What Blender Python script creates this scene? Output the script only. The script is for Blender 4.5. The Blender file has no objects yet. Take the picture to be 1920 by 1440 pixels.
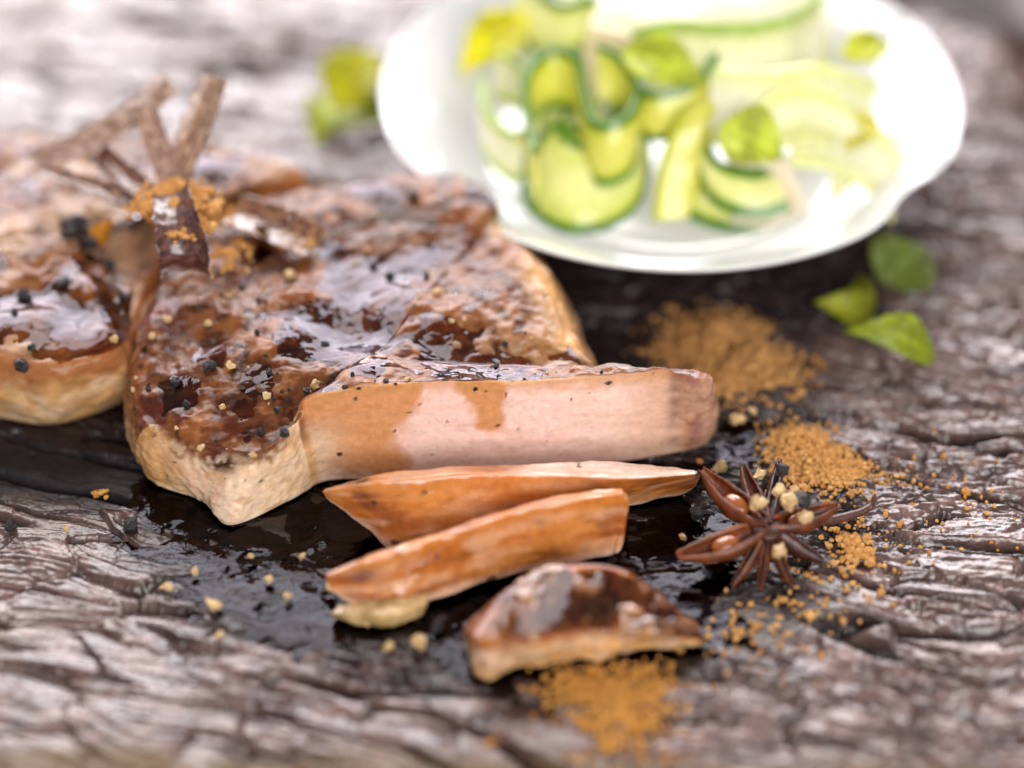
import bpy, math
import numpy as np

S = 0.01                       # everything below is in centimetres
scene = bpy.context.scene
COL = scene.collection
rng = np.random.default_rng(7)

# ------------------------------------------------------------------ camera
PITCH, DIST, LENS = math.radians(38), 46.0, 85.0
FPX = 1920 * LENS / 36
CAM = np.array([0, -DIST * math.cos(PITCH), DIST * math.sin(PITCH)])
FW = np.array([0, math.cos(PITCH), -math.sin(PITCH)])
UP = np.array([0, math.sin(PITCH), math.cos(PITCH)])


def P(x, y, z=0.0):
    """photo pixel + height above the board -> point in cm"""
    d = FW + (x - 960) / FPX * np.array([1., 0, 0]) + (720 - y) / FPX * UP
    return CAM + d * ((z - CAM[2]) / d[2])


cd = bpy.data.cameras.new('camera')
cam = bpy.data.objects.new('camera', cd)
COL.objects.link(cam)
cam.location = CAM * S
cam.rotation_euler = (math.pi / 2 - PITCH, 0, 0)
cd.lens, cd.sensor_width = LENS, 36
cd.clip_start, cd.clip_end = 0.01, 50
cd.dof.use_dof = True
cd.dof.focus_distance = float(np.dot(P(880, 790, 1.4) - CAM, FW)) * S
cd.dof.aperture_fstop = 3.8
cd.dof.aperture_blades = 0
scene.camera = cam

# ------------------------------------------------------------------ light
w = bpy.data.worlds.new('World')
scene.world = w
w.use_nodes = True
w.node_tree.nodes['Background'].inputs[0].default_value = (0.98, 0.97, 1.0, 1)
w.node_tree.nodes['Background'].inputs[1].default_value = 0.34


def area(name, loc, target, size, size_y, power, col):
    ld = bpy.data.lights.new(name, 'AREA')
    ld.shape = 'RECTANGLE'
    ld.size, ld.size_y, ld.energy, ld.color = size, size_y, power, col
    o = bpy.data.objects.new(name, ld)
    COL.objects.link(o)
    o.location = loc
    from mathutils import Vector
    o.rotation_euler = (Vector(target) - Vector(loc)).to_track_quat('-Z', 'Y').to_euler()
    return o


area('window_light', (-0.35, 0.85, 1.45), (0, 0.02, 0), 0.8, 0.6, 13, (1, 0.965, 0.93))
area('tall_window_light', (-0.2, 1.9, 1.05), (0, 0.02, 0), 2.4, 1.3, 105, (1, 0.955, 0.99))
area('front_fill', (0.35, -1.3, 0.75), (0, 0, 0), 1.0, 0.8, 25, (1, 0.97, 0.95))  # added fill lamp, lifts the faces turned to the camera

scene.view_settings.view_transform = 'Standard'
scene.view_settings.look = 'None'
scene.view_settings.exposure = 0.0
scene.view_settings.gamma = 1.0
scene.cycles.use_denoising = True
scene.cycles.max_bounces = 8
scene.cycles.transparent_max_bounces = 12
scene.cycles.caustics_reflective = False
scene.cycles.caustics_refractive = False

# ------------------------------------------------------------------ numpy noise
_perm = np.random.default_rng(3).permutation(256)
_perm = np.concatenate([_perm, _perm, _perm])
_g = np.random.default_rng(4).normal(size=(256, 3))
_g /= np.linalg.norm(_g, axis=1)[:, None]


def perlin(p):
    p = np.asarray(p, float)
    i = np.floor(p).astype(int)
    f = p - i
    i &= 255
    u = f * f * f * (f * (f * 6 - 15) + 10)
    out = 0
    for dx in (0, 1):
        for dy in (0, 1):
            for dz in (0, 1):
                h = _perm[_perm[_perm[(i[..., 0] + dx) & 255] + ((i[..., 1] + dy) & 255)] + ((i[..., 2] + dz) & 255)]
                g = _g[h]
                d = g[..., 0] * (f[..., 0] - dx) + g[..., 1] * (f[..., 1] - dy) + g[..., 2] * (f[..., 2] - dz)
                wgt = (u[..., 0] if dx else 1 - u[..., 0]) * (u[..., 1] if dy else 1 - u[..., 1]) * (u[..., 2] if dz else 1 - u[..., 2])
                out = out + wgt * d
    return out * 1.5


def fbm(p, o=4, gain=0.5):
    a, s, r = 1.0, 1.0, 0
    for k in range(o):
        r = r + a * perlin(np.asarray(p) * s + 17.3 * k)
        a *= gain
        s *= 2.03
    return r


def hsh(ix, iy, k):
    n = (ix * 374761393 + iy * 668265263 + k * 974634077) & 0xffffffff
    n = ((n ^ (n >> 13)) * 1274126177) & 0xffffffff
    return ((n ^ (n >> 16)) & 0xffff) / 65535.0


def worley(u, v):
    """F1, F2-F1 border distance, offset from the cell centre, cell hash ids"""
    iu, iv = np.floor(u).astype(np.int64), np.floor(v).astype(np.int64)
    f1 = np.full(u.shape, 9.); f2 = np.full(u.shape, 9.)
    cu = np.zeros(u.shape); cv = np.zeros(u.shape)
    a = np.zeros(u.shape); b = np.zeros(u.shape)
    for du in (-1, 0, 1):
        for dv in (-1, 0, 1):
            x, y = iu + du, iv + dv
            px, py = x + 0.1 + .8 * hsh(x, y, 1), y + 0.1 + .8 * hsh(x, y, 2)
            d = np.hypot(u - px, v - py)
            m = d < f1
            f2 = np.where(m, f1, np.minimum(f2, d))
            f1 = np.where(m, d, f1)
            cu = np.where(m, u - px, cu); cv = np.where(m, v - py, cv)
            a = np.where(m, hsh(x, y, 3), a); b = np.where(m, hsh(x, y, 4), b)
    return f1, f2 - f1, cu, cv, a, b


def sst(a, b, x):
    t = np.clip((x - a) / (b - a), 0, 1)
    return t * t * (3 - 2 * t)


def mix(a, b, t):
    a, b = np.asarray(a, float), np.asarray(b, float)
    t = np.asarray(t)[..., None]
    return a * (1 - t) + b * t


def crom(pts, n, closed=False):
    """Catmull-Rom through pts (any dimension), n samples"""
    p = np.asarray(pts, float)
    k = len(p)
    if closed:
        q = np.concatenate([p[-1:], p, p[:2]])
        t = np.linspace(0, k, n, endpoint=False)
    else:
        q = np.concatenate([2 * p[:1] - p[1:2], p, 2 * p[-1:] - p[-2:-1]])
        t = np.linspace(0, k - 1 - 1e-9, n)
    i = np.floor(t).astype(int)
    f = (t - i)[:, None]
    a, b, c, d = q[i], q[i + 1], q[i + 2], q[i + 3]
    return .5 * (2 * b + (c - a) * f + (2 * a - 5 * b + 4 * c - d) * f ** 2 + (3 * b - a - 3 * c + d) * f ** 3)


# ------------------------------------------------------------------ mesh helpers
def mesh(name, V, F, mat, smooth=True, **attrs):
    V = np.asarray(V, float) * S
    m = bpy.data.meshes.new(name)
    F = [np.asarray(f) for f in (F if isinstance(F, list) else [F]) if len(f)]
    nl = sum(f.size for f in F)
    m.vertices.add(len(V)); m.vertices.foreach_set('co', V.astype(np.float32).ravel())
    m.loops.add(nl); m.loops.foreach_set('vertex_index', np.concatenate([f.ravel() for f in F]).astype(np.int32))
    tot = np.concatenate([np.full(len(f), f.shape[1]) for f in F])
    m.polygons.add(len(tot))
    m.polygons.foreach_set('loop_start', np.concatenate([[0], np.cumsum(tot)[:-1]]).astype(np.int32))
    m.polygons.foreach_set('loop_total', tot.astype(np.int32))
    m.polygons.foreach_set('use_smooth', np.full(len(tot), smooth))
    for k, a in attrs.items():
        a = np.asarray(a, np.float32)
        if a.ndim == 2:
            at = m.attributes.new(k, 'FLOAT_COLOR', 'POINT')
            at.data.foreach_set('color', np.concatenate([a, np.ones((len(a), 1), np.float32)], 1).ravel())
        else:
            m.attributes.new(k, 'FLOAT', 'POINT').data.foreach_set('value', a)
    m.update(calc_edges=True)
    m.validate()
    if mat is not None:
        m.materials.append(mat)
    return m


def obj(name, me, parent=None, label=None, cat=None, group=None, kind=None, loc=None):
    o = bpy.data.objects.new(name, me)
    COL.objects.link(o)
    if loc is not None:
        o.location = np.asarray(loc) * S
    if parent is not None:
        o.parent = parent
    for k, v in (('label', label), ('category', cat), ('group', group), ('kind', kind)):
        if v:
            o[k] = v
    return o


def thing(name, label, cat, loc, group=None):
    o = obj(name, None, None, label, cat, group, None, loc)
    o.empty_display_size = 0.005
    return o


def gridF(n, m, wrap_u=False, wrap_v=False):
    """quads of an n x m vertex grid"""
    i, j = np.meshgrid(np.arange(n if wrap_u else n - 1), np.arange(m if wrap_v else m - 1), indexing='ij')
    i2, j2 = (i + 1) % n, (j + 1) % m
    return np.stack([i * m + j, i2 * m + j, i2 * m + j2, i * m + j2], -1).reshape(-1, 4)


def gnormals(G, wrap_u=True):
    """normals of a position grid (u, v, 3)"""
    if wrap_u:
        du = np.roll(G, -1, 0) - np.roll(G, 1, 0)
    else:
        du = np.gradient(G, axis=0)
    dv = np.gradient(G, axis=1)
    n = np.cross(du, dv)
    return n / (np.linalg.norm(n, axis=-1, keepdims=True) + 1e-9)


# ------------------------------------------------------------------ materials
def newmat(name):
    m = bpy.data.materials.new(name)
    m.use_nodes = True
    nt = m.node_tree
    return m, nt, nt.nodes['Principled BSDF'], nt.nodes['Material Output']


def N(nt, t, **kw):
    n = nt.nodes.new(t)
    for k, v in kw.items():
        if k in n.inputs:
            n.inputs[k].default_value = v
        else:
            setattr(n, k, v)
    return n


def noise(nt, scale, detail=4, rough=.6, vec=None):
    n = N(nt, 'ShaderNodeTexNoise', Scale=scale, Detail=detail, Roughness=rough)
    if vec is None:
        vec = N(nt, 'ShaderNodeTexCoord').outputs['Object']
    nt.links.new(vec, n.inputs['Vector'])
    return n.outputs['Fac']


def rmp(nt, fac, a, b, lo, hi):
    n = N(nt, 'ShaderNodeMapRange')
    nt.links.new(fac, n.inputs[0])
    for i, v in enumerate((a, b, lo, hi)):
        n.inputs[i + 1].default_value = v
    return n.outputs[0]


def ramp(nt, fac, stops):
    n = N(nt, 'ShaderNodeValToRGB')
    e = n.color_ramp.elements
    while len(e) < len(stops):
        e.new(0.5)
    for k, (p, c) in enumerate(stops):
        e[k].position = p
        e[k].color = (*c, 1)
    nt.links.new(fac, n.inputs[0])
    return n.outputs[0]


def bump(nt, h, strength, dist, normal=None):
    n = N(nt, 'ShaderNodeBump', Strength=strength, Distance=dist * S)
    nt.links.new(h, n.inputs['Height'])
    if normal is not None:
        nt.links.new(normal, n.inputs['Normal'])
    return n.outputs[0]


def mulcol(nt, a, fac):
    n = N(nt, 'ShaderNodeVectorMath', operation='SCALE')
    nt.links.new(a, n.inputs[0])
    nt.links.new(fac, n.inputs['Scale'])
    return n.outputs[0]


def attr_mat(name, sss=0.15, radius=0.25, rough=0.4, fine=900, fbump=.35, fdist=.03, coat=0.0, spec=.5, var=.25, rough_attr=False, r3=(1, .45, .3)):
    """base colour from the mesh's own colour attribute, with fine grain"""
    m, nt, b, _ = newmat(name)
    c = N(nt, 'ShaderNodeAttribute', attribute_name='Col').outputs['Color']
    f = noise(nt, fine, 5, .65)
    nt.links.new(mulcol(nt, c, rmp(nt, f, .25, .75, 1 - var, 1 + var)), b.inputs['Base Color'])
    if rough_attr:
        ra = N(nt, 'ShaderNodeAttribute', attribute_name='rough').outputs['Fac']
        ad = N(nt, 'ShaderNodeMath', operation='ADD')
        nt.links.new(ra, ad.inputs[0]); nt.links.new(rmp(nt, f, .3, .7, -.08, .1), ad.inputs[1])
        nt.links.new(ad.outputs[0], b.inputs['Roughness'])
    else:
        nt.links.new(rmp(nt, f, .3, .7, rough - .08, rough + .1), b.inputs['Roughness'])
    b.inputs['Subsurface Weight'].default_value = sss
    b.inputs['Subsurface Radius'].default_value = r3
    b.inputs['Subsurface Scale'].default_value = radius * S
    b.inputs['Specular IOR Level'].default_value = spec
    b.inputs['Coat Weight'].default_value = coat
    b.inputs['Coat Roughness'].default_value = .12
    nt.links.new(bump(nt, f, fbump, fdist), b.inputs['Normal'])
    return m


def film_mat(name, tint, rough=.03, gl=(1, 1, 1), fine=250, fb=.12, ior=1.45, body=None, bodyfac=0.):
    """thin clear sauce film: tinted see-through body under a Fresnel gloss"""
    m, nt, b, out = newmat(name)
    nt.nodes.remove(b)
    t = N(nt, 'ShaderNodeBsdfTransparent'); t.inputs[0].default_value = (*tint, 1)
    g = N(nt, 'ShaderNodeBsdfGlossy'); g.inputs['Color'].default_value = (*gl, 1); g.inputs['Roughness'].default_value = rough
    fr = N(nt, 'ShaderNodeFresnel', IOR=ior)
    bn = bump(nt, noise(nt, fine, 3, .5), fb, .05)
    nt.links.new(bn, g.inputs['Normal']); nt.links.new(bn, fr.inputs['Normal'])
    base = t.outputs[0]
    if body:
        d = N(nt, 'ShaderNodeBsdfDiffuse'); d.inputs[0].default_value = (*body, 1)
        mb = N(nt, 'ShaderNodeMixShader'); mb.inputs[0].default_value = bodyfac
        nt.links.new(base, mb.inputs[1]); nt.links.new(d.outputs[0], mb.inputs[2])
        base = mb.outputs[0]
    mx = N(nt, 'ShaderNodeMixShader')
    nt.links.new(fr.outputs[0], mx.inputs[0]); nt.links.new(base, mx.inputs[1]); nt.links.new(g.outputs[0], mx.inputs[2])
    nt.links.new(mx.outputs[0], out.inputs[0])
    return m


def plain(name, col, rough=.5, var=.15, scale=300, fb=.2, fd=.02, sss=0., rad=.1, spec=.5, coat=0.):
    m, nt, b, _ = newmat(name)
    f = noise(nt, scale, 4)
    c = N(nt, 'ShaderNodeRGB'); c.outputs[0].default_value = (*col, 1)
    nt.links.new(mulcol(nt, c.outputs[0], rmp(nt, f, .25, .75, 1 - var, 1 + var)), b.inputs['Base Color'])
    b.inputs['Roughness'].default_value = rough
    b.inputs['Specular IOR Level'].default_value = spec
    b.inputs['Coat Weight'].default_value = coat
    b.inputs['Subsurface Weight'].default_value = sss
    b.inputs['Subsurface Scale'].default_value = rad * S
    nt.links.new(bump(nt, f, fb, fd), b.inputs['Normal'])
    return m


M_meat = attr_mat('meat', sss=.22, radius=.3, fine=750, fbump=.38, fdist=.03, coat=.06, spec=.22, var=.15, rough_attr=True)
M_slice = attr_mat('sliced_meat', sss=.2, radius=.3, fine=600, fbump=.5, fdist=.035, coat=.45, spec=.5, var=.2, rough_attr=True)
M_glaze = film_mat('glaze', (.88, .62, .36), rough=.06, gl=(.80, .77, .86), ior=1.40)
M_sauce = film_mat('sauce', (.30, .12, .05), rough=.05, fine=260, fb=.6, gl=(.52, .52, .58), ior=1.36)
M_porc = plain('porcelain', (.61, .61, .62), .12, var=.01, fb=0, sss=.0, coat=.4)
M_bark = attr_mat('bark', sss=0, rough=.24, fine=1200, fbump=.45, fdist=.03, var=.35, coat=.6)
M_pod = attr_mat('anise_pod', sss=0, rough=.34, fine=900, fbump=.6, fdist=.025, var=.35)
M_seed = plain('anise_seed', (.30, .085, .02), .15, coat=.5)
M_powder = attr_mat('spice_powder', sss=0, rough=.85, fine=1500, fbump=.5, fdist=.02, var=.25, spec=.2)
M_pepb = plain('black_pepper', (.025, .02, .022), .45, var=.5, scale=900, fb=.8, fd=.03)
M_pepw = plain('cream_pepper', (.62, .42, .20), .5, var=.35, scale=900, fb=.6, fd=.02)
M_cuc = attr_mat('cucumber_flesh', sss=.35, radius=.35, rough=.22, fine=350, fbump=.15, fdist=.03, var=.1, coat=.2, r3=(.8, 1, .3))
M_skin = plain('cucumber_skin', (.075, .20, .008), .3, var=.35, scale=260, coat=.2)
M_skin_pale = plain('pale_cucumber_skin', (.38, .52, .09), .3, var=.25, scale=260)
M_onion = plain('onion', (.74, .66, .48), .3, var=.08, scale=200, sss=.3, rad=.3)
M_leaf = attr_mat('mint_leaf', sss=.0, rough=.4, fine=500, fbump=.4, fdist=.03, var=.2)
for _n in ():
    pass


def leaf_translucency():
    nt = M_leaf.node_tree
    b = nt.nodes['Principled BSDF']; out = nt.nodes['Material Output']
    t = N(nt, 'ShaderNodeBsdfTranslucent')
    nt.links.new(b.inputs['Base Color'].links[0].from_socket, t.inputs[0])
    mx = N(nt, 'ShaderNodeMixShader'); mx.inputs[0].default_value = .45
    nt.links.new(b.outputs[0], mx.inputs[1]); nt.links.new(t.outputs[0], mx.inputs[2])
    nt.links.new(mx.outputs[0], out.inputs[0])


leaf_translucency()

# ------------------------------------------------------------------ the wooden board
GA = math.radians(-14)          # grain direction


def inpoly_soft(x, y, pix, z=0., soft=.4, rough=.25, seed=0):
    """1 inside the polygon of photo pixels laid on height z, soft ragged border"""
    q = crom([P(a, b, z)[:2] for a, b in pix], 90, True)
    d = np.full(x.shape, 1e9)
    ins = np.zeros(x.shape, bool)
    for k in range(len(q)):
        a, b = q[k], q[(k + 1) % len(q)]
        e = b - a
        t = np.clip(((x - a[0]) * e[0] + (y - a[1]) * e[1]) / (e @ e + 1e-12), 0, 1)
        d = np.minimum(d, (x - a[0] - t * e[0]) ** 2 + (y - a[1] - t * e[1]) ** 2)
        c = ((a[1] > y) != (b[1] > y))
        ins ^= c & (x < (b[0] - a[0]) * (y - a[1]) / (b[1] - a[1] + 1e-12) + a[0])
    d = np.sqrt(d) * np.where(ins, 1, -1)
    if rough:
        d = d + rough * fbm(np.stack([x * 1.1, y * 1.1, np.full(x.shape, seed * 3.7)], -1), 4)
    return sst(-soft, soft, d)


PUDDLE = [(250, 965), (320, 1100), (420, 1160), (520, 1190), (640, 1225), (800, 1200), (900, 1290), (1150, 1262), (1290, 1240), (1390, 1180), (1400, 1120),
          (1350, 1010), (1330, 900), (1400, 860), (1460, 830), (1440, 790), (1370, 800), (1320, 870), (1150, 900), (700, 900), (480, 900), (330, 880)]


def board_height(x, y):
    wx = x + .35 * fbm(np.stack([x * .25, y * .25, 0 * x], -1), 2)
    wy = y + .55 * fbm(np.stack([x * .18, y * .3, 0 * x + 5], -1), 3)
    u = wx * math.cos(GA) + wy * math.sin(GA)
    v = -wx * math.sin(GA) + wy * math.cos(GA)
    z3 = 0 * x
    # long splits along the grain
    r = np.abs(perlin(np.stack([u * .09, v * .72, z3 + 2], -1)))
    act = sst(-.1, .35, perlin(np.stack([u * .16, v * .5, z3 + 9], -1)))
    wide = .035 + .05 * act
    crack = (1 - sst(0, 1, r / wide)) * (.35 + .65 * act)
    r2 = np.abs(perlin(np.stack([u * .22, v * 1.9, z3 + 21], -1)))
    act2 = sst(-.05, .4, perlin(np.stack([u * .3, v * .6, z3 + 31], -1)))
    crack2 = (1 - sst(0, 1, r2 / .07)) * act2
    # checks across the grain: blocks and flakes
    jag = .12 * fbm(np.stack([u * 2.2, v * 2.2, z3 + 3], -1), 3)
    f1, e1, cu, cv, a, b = worley(u * .62 + jag, v * 1.75 + jag)
    keep = sst(-.25, .25, perlin(np.stack([u * .8, v * 1.1, z3 + 55], -1)))
    ch = (1 - sst(.0, .11, e1)) * (.12 + .88 * keep)
    g1, h1, cu2, cv2, a2, b2 = worley(u * 2.1 + 3 + jag * 1.5, v * 5.2 + jag * 1.5)
    ch2 = (1 - sst(0, .16, h1)) * sst(-.2, .3, perlin(np.stack([u * 1.5, v * 2.5, z3 + 65], -1)))
    fib = fbm(np.stack([u * .9, v * 11, z3 + 71], -1), 4, .6)
    flake = sst(-.25, .3, perlin(np.stack([u * .28, v * .35, z3 + 14], -1)) + .05 * (x - 1))
    smooth = inpoly_soft(x, y, [(-200, 830), (260, 850), (290, 900), (200, 945), (60, 930), (-200, 925)], 0, .5, .15, 2)
    rgh = 1 - .85 * smooth
    h = -.42 * crack - .2 * crack2 * rgh
    h += rgh * (-.12 * ch * (.35 + .65 * b) + .05 * (a - .5) + .42 * (b - .5) * cu + .34 * (a - .5) * cv)
    h += rgh * flake * (-.045 * ch2 * a2 + .035 * (a2 - .5) + .22 * (b2 - .5) * cv2 + .20 * (a2 - .5) * cu2)
    h += .022 * fib * rgh
    h += .02 * fbm(np.stack([u * 1.4, v * 4, z3 + 40], -1), 4) + .007 * fbm(np.stack([x * 9, y * 9, z3], -1), 3)
    h -= .05 * smooth
    return h - .03, crack, np.maximum(ch * b, crack2), flake, a, smooth


def make_board():
    xs = np.concatenate([np.linspace(-24, -11.2, 60, endpoint=False), np.linspace(-11.2, 11.2, 720), np.linspace(11.2, 24, 61)[1:]])
    ys = np.concatenate([np.linspace(-16, -10.6, 60, endpoint=False), np.linspace(-10.6, 7.5, 640), np.linspace(7.5, 30, 260)[1:]])
    X, Y = np.meshgrid(xs, ys, indexing='ij')
    h, crack, ch, flake, a, smooth = board_height(X, Y)
    pud = inpoly_soft(X, Y, PUDDLE, 0, .35, .3, 1)
    h = h * (1 - .45 * pud) - .055 * pud
    # worn front edge, far edge
    ye = -9.3 - .03 * X + .25 * fbm(np.stack([X * .3, Y * 0, Y * 0], -1), 2)
    t = np.clip(ye - Y, 0, None)
    h = h - np.where(t < 1.2, .30 * t ** 2, .43 + .9 * (t - 1.2)) * (t > 0)
    a0, b0 = P(1690, -5)[:2], P(1905, 62)[:2]
    nrm = np.array([-(b0 - a0)[1], (b0 - a0)[0]]); nrm /= np.linalg.norm(nrm)
    if nrm[1] < 0: nrm = -nrm
    df = (X - a0[0]) * nrm[0] + (Y - a0[1]) * nrm[1]
    df = df - 14 * sst(10, -14, X) * 0 + .15 * fbm(np.stack([X * .5, Y * .5, X * 0], -1), 2)
    h = h - np.where(df > 0, np.minimum(df * 8 + 3 * df ** 2, 43), 0)
    V = np.stack([X, Y, h], -1)
    # colour: grey-brown weathered timber, blackened by sauce round the meat and by painted shade under plate and back chop, browner where worn
    n1 = fbm(np.stack([X * .35, Y * .5, X * 0 + 3], -1), 4)
    n2 = fbm(np.stack([X * 1.2, Y * 3.5, X * 0 + 8], -1), 4)
    c = mix((.070, .037, .034), (.170, .096, .082), sst(-.5, .6, n2))
    c = mix(c, (.13, .075, .058), sst(.1, .8, n1) * .6)
    c = mix(c, (.012, .009, .009), np.clip(crack * .9 + ch * .55, 0, 1))
    soak_shade = inpoly_soft(X, Y, [(-150, 820), (60, 950), (230, 960), (330, 1130), (600, 1220), (900, 1300), (1330, 1250), (1560, 1120), (1640, 900), (1520, 760), (1560, 640), (1720, 480),
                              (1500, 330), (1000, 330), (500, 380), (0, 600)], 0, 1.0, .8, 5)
    c = mix(c, (.008, .006, .007), soak_shade * .88)  # sauce-soaked wood, plus painted shade in front of and under the plate
    c = mix(c, (.010, .008, .011), smooth * .95)  # dark fine-grained patch, with the back chop's shade painted in
    c = mix(c, (.16, .10, .05), sst(.0, .6, t + .12 * n1))
    far = sst(11, 20, Y + n1 * 2)
    c = mix(c, (.12, .078, .058), far * .7)
    c = c * (1 + .25 * (a[..., None] - .5))
    ro = .20 - .03 * soak_shade + .07 * sst(-4, -8, Y) + .15 * sst(-.1, .5, t) + .1 * n1 + .38 * smooth
    me = mesh('wooden_board', V.reshape(-1, 3), gridF(len(xs), len(ys)), M_wood, Col=c.reshape(-1, 3), rough=ro.ravel(), wet=np.maximum(soak_shade, smooth * .8).ravel())
    o = obj('wooden_board', me, None, 'weathered dark wooden board with cracks and flaking grain', 'board', None, 'structure')
    return o


M_wood = attr_mat('weathered_wood', sss=0, fine=520, fbump=.4, fdist=.06, var=.4, rough_attr=True, spec=1.0)
_nt = M_wood.node_tree
_nt.links.new(rmp(_nt, N(_nt, 'ShaderNodeAttribute', attribute_name='wet').outputs['Fac'], 0, 1, .85, .3), _nt.nodes['Principled BSDF'].inputs['Specular IOR Level'])  # gloss weakened on soaked wood and where shade is painted
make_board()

# dark floor far below the board edge
gm = mesh('floor', [(-300, -300, -45), (300, -300, -45), (300, 500, -45), (-300, 500, -45)], [[[0, 1, 2, 3]]], plain('dark_floor', (.02, .012, .01), .7, scale=30))
obj('floor', gm, None, 'dark brown floor beyond the edge of the board', 'floor', None, 'structure')


def sheet(name, pix, z, mat, label, cat, soft=.3, rough=.25, seed=0, res=.05, lift=.06, zoff=-.05, islands=.0):
    """thin liquid sheet with rounded edges"""
    q = np.array([P(a, b, z)[:2] for a, b in pix])
    lo, hi = q.min(0) - 1, q.max(0) + 1
    xs, ys = np.arange(lo[0], hi[0], res), np.arange(lo[1], hi[1], res)
    X, Y = np.meshgrid(xs, ys, indexing='ij')
    m = inpoly_soft(X, Y, pix, z, soft, rough, seed)
    if islands:
        m = m * (1 - islands * sst(.15, .5, fbm(np.stack([X * 1.3, Y * 1.3, X * 0 + seed], -1), 3)))
    Z = z + zoff + lift * np.sqrt(np.clip(m, 0, 1)) + .004 * fbm(np.stack([X * 2, Y * 2, X * 0], -1), 3)
    F = gridF(len(xs), len(ys))
    F = F[(m.ravel()[F] > .02).all(1)]
    used = np.unique(F)
    mp = np.zeros(X.size, int); mp[used] = np.arange(len(used))
    V = np.stack([X, Y, Z], -1).reshape(-1, 3)[used]
    me = mesh(name, V, mp[F], mat)
    return obj(name, me, None, label, cat)


sheet('sauce_puddle', PUDDLE, 0, M_sauce, 'dark glossy brown sauce pooled on the board round the slices', 'sauce', .35, .3, 1, lift=.06, zoff=-.10, islands=.8)


# ------------------------------------------------------------------ meat
def meat_colours(p, seed=0):
    n1 = fbm(p * .9 + seed, 4); n2 = fbm(p * 2.6 + 7 + seed, 4); n3 = fbm(p * 6.5 + 3 + seed, 3)
    c = mix((.105, .030, .007), (.21, .066, .016), sst(-.4, .5, n1))
    c = mix(c, (.035, .009, .004), sst(.05, .5, n2) * .85)
    c = mix(c, (.085, .012, .006), sst(.2, .55, fbm(p * 1.1 + 31 + seed, 3)) * .75)
    c = mix(c, (.32, .13, .045), sst(.2, .6, -n2 + .3 * n3) * .5)
    c = mix(c, (.05, .018, .012), sst(.38, .6, n3) * .5)
    return c


def spots(p, centres):
    """sum of soft round blobs: (px, py, z, radius, amount)"""
    r = np.zeros(p.shape[:-1])
    for a, b, z, rad, amt in centres:
        d = np.linalg.norm(p - P(a, b, z), axis=-1) / rad
        r += amt * np.exp(-d * d)
    return r


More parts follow.
